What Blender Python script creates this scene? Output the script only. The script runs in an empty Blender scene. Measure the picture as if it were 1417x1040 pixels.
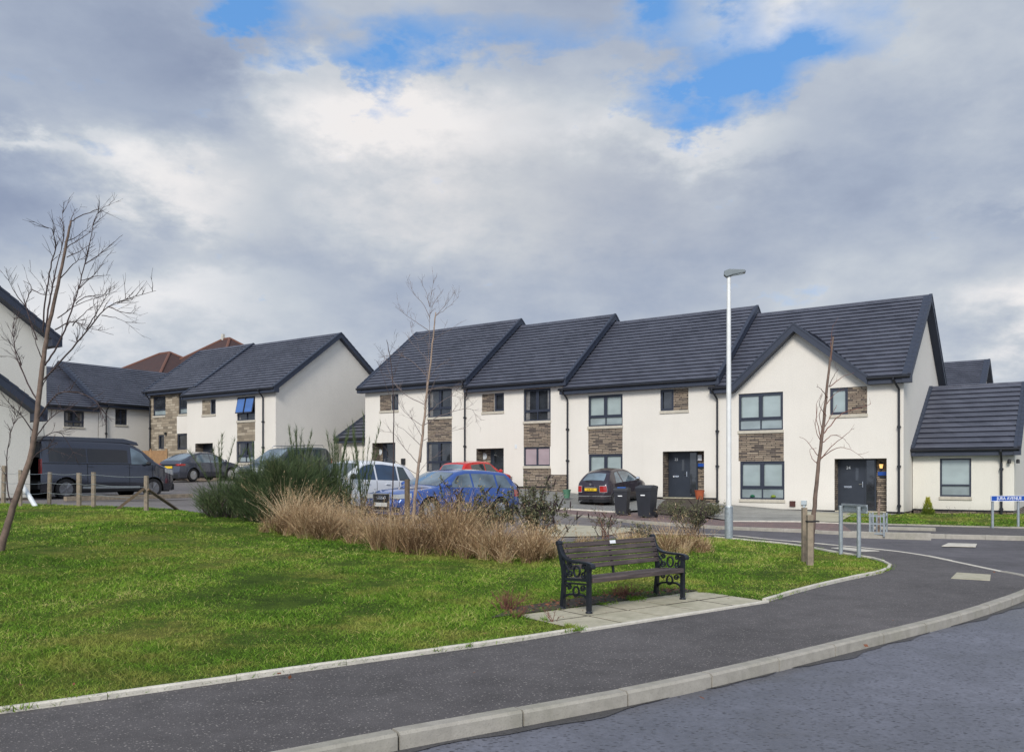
import bpy, math, random
import numpy as np
from mathutils import Vector, Matrix
from mathutils.geometry import delaunay_2d_cdt
random.seed(7); rng = np.random.default_rng(7)
S = bpy.context.scene; COL = S.collection
PI = math.pi
# ------------------------------------------------------------------ helpers
class MB:
    """collects vertices and faces, links them as one mesh"""
    def __init__(s): s.v = []; s.f = []; s.m = []
    def add(s, vs, fs, mi=0):
        b = len(s.v); s.v += [tuple(v) for v in vs]
        for f in fs: s.f.append(tuple(i + b for i in f)); s.m.append(mi)
    def box(s, x0, x1, y0, y1, z0, z1, mi=0, M=None):
        vs = [Vector((x, y, z)) for z in (z0, z1) for y in (y0, y1) for x in (x0, x1)]
        if M is not None: vs = [M @ v for v in vs]
        s.add(vs, [(0, 2, 3, 1), (4, 5, 7, 6), (0, 1, 5, 4), (2, 6, 7, 3), (0, 4, 6, 2), (1, 3, 7, 5)], mi)
    def quad(s, a, b, c, d, mi=0): s.add([a, b, c, d], [(0, 1, 2, 3)], mi)
    def poly(s, pts, mi=0): s.add(pts, [tuple(range(len(pts)))], mi)
    def prism(s, pts, d, mi=0):
        """polygon pts (3d) extruded by vector d"""
        n = len(pts); d = Vector(d); a = [Vector(p) for p in pts]
        s.add(a + [p + d for p in a], [tuple(range(n - 1, -1, -1)), tuple(range(n, 2 * n))] +
              [(i, (i + 1) % n, n + (i + 1) % n, n + i) for i in range(n)], mi)
    def tube(s, pts, rad, n=6, mi=0, cap=True):
        pts = [Vector(p) for p in pts]
        if not hasattr(rad, '__len__'): rad = [rad] * len(pts)
        rings = []; b = len(s.v); up = Vector((0.13, 0.31, 0.94))
        for i, p in enumerate(pts):
            t = (pts[min(i + 1, len(pts) - 1)] - pts[max(i - 1, 0)])
            if t.length < 1e-9: t = Vector((0, 0, 1))
            t.normalize(); a = t.cross(up)
            if a.length < .05: a = t.cross(Vector((1, 0, 0)))
            a.normalize(); c = t.cross(a)
            for k in range(n):
                th = 2 * PI * k / n; s.v.append(tuple(p + (a * math.cos(th) + c * math.sin(th)) * rad[i]))
        for i in range(len(pts) - 1):
            for k in range(n):
                s.f.append((b + i * n + k, b + i * n + (k + 1) % n, b + (i + 1) * n + (k + 1) % n, b + (i + 1) * n + k)); s.m.append(mi)
        if cap:
            s.f.append(tuple(b + k for k in range(n - 1, -1, -1))); s.m.append(mi)
            s.f.append(tuple(b + (len(pts) - 1) * n + k for k in range(n))); s.m.append(mi)
    def lathe(s, prof, n=24, c=(0, 0, 0), axis='z', mi=0):
        b = len(s.v)
        for (r, h) in prof:
            for k in range(n):
                th = 2 * PI * k / n; x, y = r * math.cos(th), r * math.sin(th)
                v = (x, y, h) if axis == 'z' else ((x, h, y) if axis == 'y' else (h, x, y))
                s.v.append((v[0] + c[0], v[1] + c[1], v[2] + c[2]))
        for i in range(len(prof) - 1):
            for k in range(n):
                s.f.append((b + i * n + k, b + i * n + (k + 1) % n, b + (i + 1) * n + (k + 1) % n, b + (i + 1) * n + k)); s.m.append(mi)
        s.f.append(tuple(b + k for k in range(n))); s.m.append(mi)
        s.f.append(tuple(b + (len(prof) - 1) * n + k for k in range(n))); s.m.append(mi)
    def grid(s, P, mi=0):
        b = len(s.v); n = len(P); m = len(P[0])
        for r in P: s.v += [tuple(v) for v in r]
        for i in range(n - 1):
            for j in range(m - 1):
                s.f.append((b + i * m + j, b + i * m + j + 1, b + (i + 1) * m + j + 1, b + (i + 1) * m + j)); s.m.append(mi)
    def build(s, name, mats, parent=None, smooth=False, bevel=0, fix=True):
        me = bpy.data.meshes.new(name); me.from_pydata(s.v, [], s.f)
        if not isinstance(mats, (list, tuple)): mats = [mats]
        for m in mats: me.materials.append(m)
        if len(mats) > 1: me.polygons.foreach_set('material_index', s.m)
        if smooth: me.shade_smooth()
        me.update()
        o = bpy.data.objects.new(name, me); COL.objects.link(o)
        if fix:
            import bmesh
            bm = bmesh.new(); bm.from_mesh(me)
            if smooth: bmesh.ops.remove_doubles(bm, verts=bm.verts, dist=1e-5)
            bmesh.ops.recalc_face_normals(bm, faces=bm.faces); bm.to_mesh(me); bm.free()
        if bevel:
            md = o.modifiers.new('bev', 'BEVEL'); md.width = bevel; md.segments = 2; md.limit_method = 'ANGLE'; md.angle_limit = .6
            md.harden_normals = False
        if parent is not None: o.parent = parent
        return o
def npmesh(name, V, F, mat, parent=None, tint=None, smooth=False):
    V = np.asarray(V, np.float32); F = np.asarray(F, np.int32); k = F.shape[1]
    me = bpy.data.meshes.new(name); me.vertices.add(len(V)); me.vertices.foreach_set('co', V.ravel())
    me.loops.add(F.size); me.loops.foreach_set('vertex_index', F.ravel())
    me.polygons.add(len(F)); me.polygons.foreach_set('loop_start', np.arange(0, F.size, k, dtype=np.int32))
    me.polygons.foreach_set('loop_total', np.full(len(F), k, np.int32))
    me.update(calc_edges=True)
    if tint is not None:
        a = me.attributes.new('tint', 'FLOAT', 'POINT'); a.data.foreach_set('value', np.asarray(tint, np.float32))
    me.materials.append(mat)
    if smooth: me.shade_smooth()
    o = bpy.data.objects.new(name, me); COL.objects.link(o)
    if parent is not None: o.parent = parent
    return o
def tag(o, label=None, cat=None, group=None, kind=None):
    if label: o['label'] = label
    if cat: o['category'] = cat
    if group: o['group'] = group
    if kind: o['kind'] = kind
    return o
def thing(name, label, cat, loc=(0, 0, 0), rz=0, group=None):
    o = bpy.data.objects.new(name, None); COL.objects.link(o); o.empty_display_size = .2
    o.location = loc; o.rotation_euler = (0, 0, rz)
    return tag(o, label, cat, group)
def copy_tree(o, parent=None):
    c = o.copy(); COL.objects.link(c); c.parent = parent
    for ch in list(o.children): copy_tree(ch, c)
    return c
# ------------------------------------------------------------------ materials
def srgb(r, g, b):
    f = lambda c: (c / 255 / 12.92) if c / 255 <= .04045 else ((c / 255 + .055) / 1.055) ** 2.4
    return (f(r), f(g), f(b), 1)
class NT:
    def __init__(s, nt): s.nt = nt
    def n(s, t, **kw):
        nd = s.nt.nodes.new(t)
        for k, v in kw.items():
            if k.startswith('i_'):
                key = k[2:]; key = int(key) if key.isdigit() else key.replace('_', ' ')
                nd.inputs[key].default_value = v
            else: setattr(nd, k, v)
        return nd
    def l(s, a, b): s.nt.links.new(a, b)
    def math(s, op, a, b=None, c=None, clamp=False):
        nd = s.nt.nodes.new('ShaderNodeMath'); nd.operation = op; nd.use_clamp = clamp
        for i, v in enumerate((a, b, c)):
            if v is None: continue
            if isinstance(v, (int, float)): nd.inputs[i].default_value = v
            else: s.l(v, nd.inputs[i])
        return nd.outputs[0]
    def mix(s, f, a, b, mode='MIX'):
        nd = s.nt.nodes.new('ShaderNodeMix'); nd.data_type = 'RGBA'; nd.blend_type = mode
        for i, v in ((0, f), (6, a), (7, b)):
            if isinstance(v, (int, float)): nd.inputs[i].default_value = v
            elif isinstance(v, tuple): nd.inputs[i].default_value = v
            else: s.l(v, nd.inputs[i])
        return nd.outputs[2]
    def ramp(s, f, stops):
        nd = s.nt.nodes.new('ShaderNodeValToRGB'); cr = nd.color_ramp
        while len(cr.elements) < len(stops): cr.elements.new(.5)
        for e, (p, c) in zip(cr.elements, stops): e.position = p; e.color = c if isinstance(c, tuple) else (c, c, c, 1)
        s.l(f, nd.inputs[0]); return nd.outputs[0]
    def noise(s, vec, scale, detail=4, rough=.55, dim='3D'):
        nd = s.n('ShaderNodeTexNoise'); nd.inputs['Scale'].default_value = scale; nd.inputs['Detail'].default_value = detail
        nd.inputs['Roughness'].default_value = rough
        if vec is not None: s.l(vec, nd.inputs['Vector'])
        return nd.outputs[0]
    def mapping(s, vec, sc=(1, 1, 1), loc=(0, 0, 0), rot=(0, 0, 0)):
        nd = s.n('ShaderNodeMapping'); nd.inputs[1].default_value = loc; nd.inputs[2].default_value = rot; nd.inputs[3].default_value = sc
        s.l(vec, nd.inputs[0]); return nd.outputs[0]
    def bump(s, h, strength=.3, dist=.01, normal=None):
        nd = s.n('ShaderNodeBump'); nd.inputs['Strength'].default_value = strength; nd.inputs['Distance'].default_value = dist
        s.l(h, nd.inputs['Height'])
        if normal is not None: s.l(normal, nd.inputs['Normal'])
        return nd.outputs[0]
def newmat(name):
    m = bpy.data.materials.new(name); m.use_nodes = True; m.node_tree.nodes.clear()
    t = NT(m.node_tree); out = t.n('ShaderNodeOutputMaterial'); b = t.n('ShaderNodeBsdfPrincipled'); t.l(b.outputs[0], out.inputs[0])
    return m, t, b
def simple(name, col, rough=.6, metal=0, var=.12, scale=3., bump=0, bscale=60, coat=0, spec=.5, bdist=.004):
    m, t, b = newmat(name); tc = t.n('ShaderNodeTexCoord').outputs['Object']
    col = tuple(col) if len(col) == 4 else tuple(col) + (1,)
    n = t.noise(tc, scale, 5, .6)
    lo = tuple(c * (1 - var) for c in col[:3]) + (1,); hi = tuple(min(1, c * (1 + var)) for c in col[:3]) + (1,)
    t.l(t.ramp(n, [(.3, lo), (.7, hi)]), b.inputs['Base Color'])
    t.l(t.ramp(n, [(.3, rough * .9), (.7, min(1, rough * 1.12))]), b.inputs['Roughness'])
    b.inputs['Metallic'].default_value = metal; b.inputs['Coat Weight'].default_value = coat; b.inputs['Coat Roughness'].default_value = .05
    b.inputs['Specular IOR Level'].default_value = spec
    if bump: t.l(t.bump(t.noise(tc, bscale, 3), bump, bdist), b.inputs['Normal'])
    return m
M = {}
M['dark'] = simple('anthracite_upvc', srgb(44, 50, 64), .42, var=.08)
M['pipe'] = simple('black_upvc', srgb(30, 32, 38), .35, var=.1)
M['fascia'] = simple('anthracite_fascia', srgb(44, 51, 66), .5, var=.1)
M['gutter'] = simple('black_gutter', srgb(26, 28, 35), .4)
M['door'] = simple('dark_door', srgb(42, 48, 58), .38, var=.1)
M['sill'] = simple('cast_stone_sill', srgb(178, 172, 158), .85, var=.12, scale=8, bump=.2)
M['galv'] = simple('galvanised_steel', srgb(158, 166, 170), .45, metal=.55, var=.15, scale=20)
M['lampsteel'] = simple('painted_lamp_steel', srgb(215, 216, 214), .42, metal=.1, var=.07, scale=5)
M['castiron'] = simple('black_cast_iron', srgb(24, 28, 36), .36, var=.2, scale=12, bump=.15, bscale=90)
M['timber_post'] = simple('weathered_post', srgb(134, 122, 106), .9, var=.3, scale=9, bump=.4, bscale=40)
M['timber_dark'] = simple('dark_brace_timber', srgb(98, 84, 68), .9, var=.3, scale=9, bump=.4)
M['rubber'] = simple('tyre_rubber', (.012, .012, .013), .75, var=.1)
M['rim'] = simple('alloy', (.45, .46, .48), .3, metal=.8, var=.05)
M['rimdark'] = simple('alloy_dark', (.09, .09, .1), .35, metal=.7)
M['chrome'] = simple('chrome', (.75, .76, .78), .15, metal=1, var=.03)
M['blackplastic'] = simple('black_plastic', (.012, .013, .015), .45)
M['under'] = simple('under_black', (.006, .006, .006), .9)
M['plate_y'] = simple('yellow_plate', (.75, .50, .02), .5, var=.02)
M['plate_w'] = simple('white_plate', (.62, .62, .58), .5, var=.02)
M['tail'] = simple('red_lens', (.35, .015, .012), .18, coat=1)
M['lens'] = simple('clear_lens', (.36, .38, .39), .12, coat=1, spec=.8)
M['bin'] = simple('black_bin_plastic', srgb(38, 41, 48), .5, var=.12, bump=.1)
M['bluelid'] = simple('blue_bin_patch', srgb(40, 90, 160), .5)
M['bluesign'] = simple('blue_sign', srgb(18, 72, 158), .4, var=.04)
M['signwhite'] = simple('sign_white', srgb(225, 228, 230), .5, var=.03)
M['greenpot'] = simple('green_pot', srgb(78, 120, 98), .5)
M['terracotta'] = simple('terracotta_pot', srgb(160, 82, 50), .8)
M['whiteplastic'] = simple('white_plastic', srgb(205, 210, 212), .5)
M['brownbox'] = simple('brown_box', srgb(72, 40, 34), .5)
M['greybox'] = simple('grey_box', srgb(165, 175, 180), .5)
M['leafy'] = simple('evergreen', srgb(120, 140, 40), .7, var=.4, scale=40)
M['fencewood'] = simple('brown_fence_wood', srgb(150, 118, 84), .85, var=.2, scale=6)
M['redtile'] = simple('red_brown_tiles', srgb(62, 42, 40), .85, var=.25, scale=2)
M['deadleaf'] = simple('dead_leaf', srgb(116, 72, 50), .85, var=.3, scale=20)
def m_render(name, c):
    m, t, b = newmat(name); tc = t.n('ShaderNodeTexCoord').outputs['Object']
    n1 = t.noise(tc, .35, 4, .6); n2 = t.noise(tc, 28, 3, .7); n3 = t.noise(t.mapping(tc, (4, 4, .35)), 1.2, 4, .6)
    col = t.ramp(n1, [(.3, tuple(x * .93 for x in c) + (1,)), (.7, tuple(min(1, x * 1.03) for x in c) + (1,))])
    col = t.mix(t.math('MULTIPLY', t.ramp(n3, [(.5, 0.), (.75, 1.)]), .05), col, (.34, .33, .29, 1))
    # greenish splash stains just above the ground
    z = t.n('ShaderNodeSeparateXYZ'); t.l(tc, z.inputs[0])
    k = t.math('MULTIPLY', t.ramp(t.math('ADD', z.outputs[2], t.math('MULTIPLY', n1, .6)), [(.2, 1.), (.75, 0.)]), .35)
    col = t.mix(k, col, (.36, .35, .29, 1))
    col = t.mix(t.math('MULTIPLY', t.ramp(n2, [(.35, 1.), (.55, 0.)]), .2), col, (.35, .33, .3, 1))
    t.l(col, b.inputs['Base Color']); b.inputs['Roughness'].default_value = .92; b.inputs['Specular IOR Level'].default_value = .2
    t.l(t.bump(n2, .45, .012), b.inputs['Normal']); return m
M['render'] = m_render('cream_render', (.69, .66, .60))
M['render_y'] = m_render('cream_render_side', (.68, .66, .59))
def m_brick(name, rows=.075, width=.34, cols=None, zaxis=True, bias=0, mortar=(.035, .032, .03, 1)):
    cols = cols or [(.0, srgb(58, 50, 48)), (.22, srgb(98, 89, 82)), (.5, srgb(150, 136, 118)), (.72, srgb(122, 108, 95)), (1., srgb(186, 172, 152))]
    m, t, b = newmat(name); tc = t.n('ShaderNodeTexCoord').outputs['Object']
    sp = t.n('ShaderNodeSeparateXYZ'); t.l(tc, sp.inputs[0]); cb = t.n('ShaderNodeCombineXYZ')
    t.l(t.math('ADD', sp.outputs[0], sp.outputs[1]), cb.inputs[0]); t.l(sp.outputs[2], cb.inputs[1])
    v = cb.outputs[0]
    br = t.n('ShaderNodeTexBrick', offset=.43, squash=1.4, squash_frequency=3); t.l(v, br.inputs['Vector'])
    br.inputs['Color1'].default_value = (0, 0, 0, 1); br.inputs['Color2'].default_value = (1, 1, 1, 1); br.inputs['Mortar'].default_value = (.5, .5, .5, 1)
    br.inputs['Scale'].default_value = 1; br.inputs['Mortar Size'].default_value = .012; br.inputs['Mortar Smooth'].default_value = .3
    br.inputs['Brick Width'].default_value = width; br.inputs['Row Height'].default_value = rows; br.inputs['Bias'].default_value = bias
    n1 = t.noise(t.mapping(v, (1, 1, 1)), 14, 4, .6); n2 = t.noise(v, 3, 3)
    f = t.math('ADD', t.math('MULTIPLY', br.outputs[0], .75), t.math('MULTIPLY', n1, .35))
    col = t.ramp(t.math('SUBTRACT', f, .05), cols)
    col = t.mix(br.outputs['Fac'], col, mortar)
    t.l(col, b.inputs['Base Color']); b.inputs['Roughness'].default_value = .9
    h = t.math('SUBTRACT', t.math('ADD', t.math('MULTIPLY', br.outputs[0], .4), t.math('MULTIPLY', n1, .5)), t.math('MULTIPLY', br.outputs['Fac'], 1.2))
    t.l(t.bump(h, .8, .02), b.inputs['Normal']); return m
M['stone'] = m_brick('stacked_brick')
M['stonebig'] = m_brick('buff_stone', .16, .5, [(.0, srgb(100, 92, 80)), (.5, srgb(144, 132, 114)), (1., srgb(176, 166, 148))], mortar=(.2, .17, .13, 1))
def m_roof(name, c0, c1):
    m, t, b = newmat(name); tc = t.n('ShaderNodeTexCoord').outputs['Object']
    sp = t.n('ShaderNodeSeparateXYZ'); t.l(tc, sp.inputs[0])
    # per-tile tone: cell along the ridge and per course height
    vor = t.n('ShaderNodeTexWhiteNoise', noise_dimensions='2D')
    cb = t.n('ShaderNodeCombineXYZ')
    row = t.math('FLOOR', t.math('MULTIPLY', sp.outputs[2], 5.55))
    t.l(t.math('FLOOR', t.math('ADD', t.math('MULTIPLY', t.math('ADD', sp.outputs[0], sp.outputs[1]), 3.0), t.math('MULTIPLY', row, .5))), cb.inputs[0]); t.l(row, cb.inputs[1])
    t.l(cb.outputs[0], vor.inputs['Vector'])
    n1 = t.noise(tc, .6, 4, .6); n2 = t.noise(tc, 9, 4, .7)
    f = t.math('ADD', t.math('MULTIPLY', vor.outputs[0], .16), t.math('ADD', t.math('MULTIPLY', n1, .4), t.math('MULTIPLY', n2, .35)))
    t.l(t.ramp(f, [(.25, c0), (.7, c1)]), b.inputs['Base Color'])
    b.inputs['Roughness'].default_value = .42; b.inputs['Specular IOR Level'].default_value = .5
    t.l(t.bump(n2, .25, .01), b.inputs['Normal']); return m
M['roof'] = m_roof('slate_grey_tile', srgb(58, 61, 72), srgb(90, 93, 105))
def m_glass(name, c, rough=.04, var=.5, scale=1.3):
    m, t, b = newmat(name); tc = t.n('ShaderNodeTexCoord').outputs['Object']
    n = t.noise(t.mapping(tc, (1, 1, 1.6)), scale, 3, .5)
    t.l(t.ramp(n, [(.35, tuple(x * (1 - var) for x in c[:3]) + (1,)), (.65, tuple(min(1, x * (1 + var * .5)) for x in c[:3]) + (1,))]), b.inputs['Base Color'])
    b.inputs['Roughness'].default_value = rough; b.inputs['Specular IOR Level'].default_value = .6
    b.inputs['Coat Weight'].default_value = .6; b.inputs['Coat Roughness'].default_value = .02
    t.l(t.bump(t.noise(tc, .9, 1), .05, .02), b.inputs['Normal']); return m
M['glass_dark'] = m_glass('window_glass_dark', (.028, .032, .038))
M['glass_blind'] = m_glass('window_glass_with_blind', srgb(150, 163, 163), .1, .1)
M['glass_low'] = m_glass('window_glass_lower', srgb(140, 152, 154), .06, .2)
M['glass_pink'] = m_glass('window_glass_pink_blind', srgb(160, 145, 150), .1, .1)
M['glass_blue'] = m_glass('open_window_sky_tint', srgb(62, 104, 168), .05, .15)  # blue sky reflection painted into the pane colour
M['carglass_b'] = m_glass('car_glass_bluish', (.022, .05, .10), .02, .3)
M['carglass'] = m_glass('car_glass', (.03, .045, .05), .02, .3)
M['carglass_l'] = m_glass('car_glass_sky_tint', (.12, .165, .20), .02, .5)  # pale blue base colour imitates bright sky mirrored in the glass
M['carglass_v'] = m_glass('dark_tinted_glass', (.010, .008, .008), .03, .3)
M['twiggrey'] = simple('grey_twig', srgb(112, 100, 98), .85, var=.2)
M['rimmid'] = simple('alloy_mid', (.22, .22, .23), .32, metal=.8, var=.05)
def m_paint(name, c, metal=.35, rough=.32):
    m, t, b = newmat(name); tc = t.n('ShaderNodeTexCoord').outputs['Object']
    n = t.noise(tc, 1.5, 4, .6); sp = t.n('ShaderNodeSeparateXYZ'); t.l(tc, sp.inputs[0])
    dirt = t.math('MULTIPLY', t.ramp(t.math('ADD', sp.outputs[2], t.math('MULTIPLY', n, .4)), [(.4, 1.), (.85, 0.)]), .35)
    t.l(t.mix(dirt, tuple(c[:3]) + (1,), (.09, .08, .07, 1)), b.inputs['Base Color'])
    b.inputs['Metallic'].default_value = metal; t.l(t.ramp(n, [(.3, rough * .85), (.7, rough * 1.3)]), b.inputs['Roughness'])
    b.inputs['Coat Weight'].default_value = .8; b.inputs['Coat Roughness'].default_value = .06; return m
M['p_blue'] = m_paint('blue_paint', srgb(54, 88, 158), .3, .18); M['p_white'] = m_paint('white_paint', srgb(214, 217, 222), 0)
M['p_black'] = m_paint('aubergine_black_paint', srgb(42, 34, 46), .3, .3); M['p_red'] = m_paint('red_paint', srgb(190, 26, 20), .1)
M['p_grey'] = m_paint('dark_grey_paint', srgb(64, 68, 80), .6, .13); M['p_dk'] = m_paint('charcoal_blue_paint', srgb(72, 78, 92), .5, .24)
M['p_mpv'] = m_paint('grey_green_paint', srgb(70, 78, 78), .4)
def m_asphalt(name, c, chip, chips=.5, wet=0, scale=1.0):
    m, t, b = newmat(name); tc = t.n('ShaderNodeTexCoord').outputs['Object']
    n0 = t.noise(tc, .35, 5, .6); n1 = t.noise(tc, 3, 5, .65); n2 = t.noise(tc, 70 * scale, 3, .6)
    base = t.ramp(t.math('ADD', t.math('MULTIPLY', n0, .6), t.math('MULTIPLY', n1, .4)), [(.36, tuple(x * .62 for x in c[:3]) + (1,)), (.64, tuple(x * 1.36 for x in c[:3]) + (1,))])
    col = t.mix(t.math('MULTIPLY', t.ramp(n2, [(.45, 0.), (.62, 1.)]), .35), base, tuple(x * .4 for x in c[:3]) + (1,))
    v = t.n('ShaderNodeTexVoronoi'); v.inputs['Scale'].default_value = 26 * scale; v.inputs['Randomness'].default_value = 1
    mp = t.mapping(tc, (1, 1.9, 1), rot=(0, 0, .7)); dn = t.noise(tc, 12, 2)
    t.l(mp, v.inputs['Vector'])
    sp = t.n('ShaderNodeSeparateColor'); t.l(v.outputs['Color'], sp.inputs[0])
    ch = t.math('MULTIPLY', t.ramp(v.outputs['Distance'], [(.17, 1.), (.26, 0.)]), t.ramp(sp.outputs[0], [(1 - chips - .01, 0.), (1 - chips, 1.)]))
    v2 = t.n('ShaderNodeTexVoronoi'); v2.inputs['Scale'].default_value = 55 * scale; t.l(tc, v2.inputs['Vector'])
    sp2 = t.n('ShaderNodeSeparateColor'); t.l(v2.outputs['Color'], sp2.inputs[0])
    ch2 = t.math('MULTIPLY', t.ramp(v2.outputs['Distance'], [(.2, 1.), (.35, 0.)]), t.ramp(sp2.outputs[1], [(.69, 0.), (.72, 1.)]))
    col = t.mix(t.math('MULTIPLY', ch2, .5), col, tuple(x * .75 for x in chip[:3]) + (1,))
    col = t.mix(t.math('MULTIPLY', ch, .85), col, chip)
    t.l(col, b.inputs['Base Color'])
    if wet:
        t.l(t.ramp(t.math('ADD', n0, t.math('MULTIPLY', n1, .3)), [(.42, .22), (.72, .62)]), b.inputs['Roughness'])
        b.inputs['Specular IOR Level'].default_value = .55
    else: b.inputs['Roughness'].default_value = .86
    t.l(t.bump(t.math('ADD', n2, ch2), .6, .008), b.inputs['Normal']); return m
M['pavement'] = m_asphalt('pavement_asphalt', (.086, .079, .080), (.40, .37, .34, 1), .36, scale=1.2)
M['road'] = m_asphalt('road_asphalt', (.125, .130, .158), (.025, .026, .032, 1), .8, wet=1, scale=.5)
M['gutterwet'] = m_asphalt('wet_gutter_asphalt', (.066, .064, .068), (.02, .02, .022, 1), .6, wet=1, scale=.7)
M['sideroad'] = m_asphalt('side_road_asphalt', (.10, .095, .105), (.2, .19, .2, 1), .3, scale=.7)
M['court'] = m_asphalt('parking_court_surface', (.17, .155, .15), (.27, .25, .24, 1), .3)
M['drive'] = m_asphalt('driveway_concrete', (.27, .265, .24), (.36, .35, .33, 1), .2)
M['ground'] = m_asphalt('bare_ground', (.11, .095, .075), (.2, .18, .15, 1), .2)
M['pebble'] = m_asphalt('soil_and_bark', (.05, .038, .026), (.14, .09, .05, 1), .4, scale=.6)
def m_pavers(name, cA, cB, bw=.2, bh=.1, rot=0.6, mort=(.05, .045, .042, 1)):
    m, t, b = newmat(name); tc = t.n('ShaderNodeTexCoord').outputs['Object']
    br = t.n('ShaderNodeTexBrick'); t.l(t.mapping(tc, rot=(0, 0, rot)), br.inputs['Vector'])
    br.inputs['Color1'].default_value = cA; br.inputs['Color2'].default_value = cB; br.inputs['Mortar'].default_value = mort
    br.inputs['Scale'].default_value = 1; br.inputs['Brick Width'].default_value = bw; br.inputs['Row Height'].default_value = bh
    br.inputs['Mortar Size'].default_value = .006
    n = t.noise(tc, 1.2, 5, .6)
    t.l(t.mix(t.math('MULTIPLY', n, .5), br.outputs[0], (.1, .09, .085, 1)), b.inputs['Base Color']); b.inputs['Roughness'].default_value = .8
    t.l(t.bump(t.math('SUBTRACT', n, br.outputs['Fac']), .4, .006), b.inputs['Normal']); return m
M['redpave'] = m_pavers('red_block_paving', srgb(142, 112, 106), srgb(106, 88, 88))
M['greypave'] = m_pavers('grey_block_paving', srgb(150, 152, 148), srgb(120, 122, 120))
def m_conc(name, c, moss=.25):
    m, t, b = newmat(name); tc = t.n('ShaderNodeTexCoord').outputs['Object']
    n0 = t.noise(tc, 1.1, 5, .65); n1 = t.noise(tc, 9, 4, .6); n2 = t.noise(tc, 80, 3)
    col = t.ramp(n1, [(.3, tuple(x * .82 for x in c[:3]) + (1,)), (.7, tuple(x * 1.1 for x in c[:3]) + (1,))])
    col = t.mix(t.math('MULTIPLY', t.ramp(n0, [(.45, 0.), (.7, 1.)]), moss), col, (.12, .13, .06, 1))
    col = t.mix(t.math('MULTIPLY', t.ramp(n2, [(.55, 0.), (.7, 1.)]), .35), col, (.16, .15, .13, 1))
    t.l(col, b.inputs['Base Color']); b.inputs['Roughness'].default_value = .85
    t.l(t.bump(t.math('ADD', n1, n2), .35, .006), b.inputs['Normal']); return m
M['kerb'] = m_conc('kerb_concrete', (.33, .31, .27), .3)
M['edging'] = m_conc('pale_edging_concrete', (.56, .53, .46), .12)
M['slab'] = m_conc('paving_slab_concrete', (.43, .40, .30), .45)
def m_lawn():
    m, t, b = newmat('lawn_soil_and_grass'); tc = t.n('ShaderNodeTexCoord').outputs['Object']
    n0 = t.noise(tc, .45, 5, .6); n1 = t.noise(tc, 5, 5, .65); n2 = t.noise(tc, 45, 4, .7)
    f = t.math('ADD', t.math('MULTIPLY', n0, .5), t.math('ADD', t.math('MULTIPLY', n1, .3), t.math('MULTIPLY', n2, .2)))
    t.l(t.ramp(f, [(.38, (.028, .05, .008, 1)), (.5, (.06, .10, .014, 1)), (.62, (.15, .15, .035, 1))]), b.inputs['Base Color'])
    b.inputs['Roughness'].default_value = .95; b.inputs['Specular IOR Level'].default_value = .1
    t.l(t.bump(t.math('ADD', n1, n2), .9, .03), b.inputs['Normal']); return m
M['lawn'] = m_lawn()
def m_tint(name, stops, rough=.75, patch=0, trans=0, pscale=.45, pcols=None):
    m, t, b = newmat(name)
    at = t.n('ShaderNodeAttribute', attribute_name='tint').outputs['Fac']
    col = t.ramp(at, stops)
    if patch:
        tc = t.n('ShaderNodeTexCoord').outputs['Object']
        n0 = t.noise(tc, pscale, 4, .6); n1 = t.noise(tc, pscale * 5, 3, .6)
        f = t.math('ADD', t.math('MULTIPLY', n0, .65), t.math('MULTIPLY', n1, .35))
        for (a, bb, c, k) in pcols:
            col = t.mix(t.math('MULTIPLY', t.ramp(f, [(a, 0.), (bb, 1.)]) if a < bb else t.ramp(f, [(bb, 1.), (a, 0.)]), k), col, c)
    t.l(col, b.inputs['Base Color']); b.inputs['Roughness'].default_value = rough; b.inputs['Specular IOR Level'].default_value = .2
    if trans: b.inputs['Transmission Weight'].default_value = 0
    return m
M['grass'] = m_tint('grass_blades', [(0, (.042, .09, .009, 1)), (.45, (.125, .25, .02, 1)), (.8, (.23, .34, .04, 1)), (1, (.5, .42, .18, 1))], patch=1,
    pcols=[(.50, .60, (.30, .27, .07, 1), .6), (.46, .36, (.04, .11, .012, 1), .35)])
M['broom'] = m_tint('broom_stems', [(0, (.028, .044, .020, 1)), (.5, (.058, .090, .036, 1)), (.85, (.12, .155, .065, 1)), (1, (.22, .20, .11, 1))])
M['drygrass'] = m_tint('dry_grass', [(0, (.09, .055, .03, 1)), (.35, (.26, .16, .085, 1)), (.7, (.47, .33, .185, 1)), (1, (.68, .54, .35, 1))])
M['leaf'] = m_tint('shrub_leaves', [(0, (.04, .05, .025, 1)), (.5, (.10, .11, .06, 1)), (.8, (.18, .17, .10, 1)), (1, (.28, .22, .12, 1))])
M['twig'] = simple('twig_bark', srgb(66, 54, 54), .85, var=.25, scale=12)
M['twigred'] = simple('red_brown_twig', srgb(112, 74, 62), .85, var=.25, scale=12)
M['bark'] = simple('young_bark', srgb(104, 88, 78), .85, var=.35, scale=10, bump=.5, bscale=30)
M['barkpale'] = simple('pale_birch_bark', srgb(138, 120, 106), .8, var=.3, scale=9, bump=.3)
M['seed'] = simple('dark_seed_head', srgb(46, 34, 34), .9, var=.3)
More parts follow.
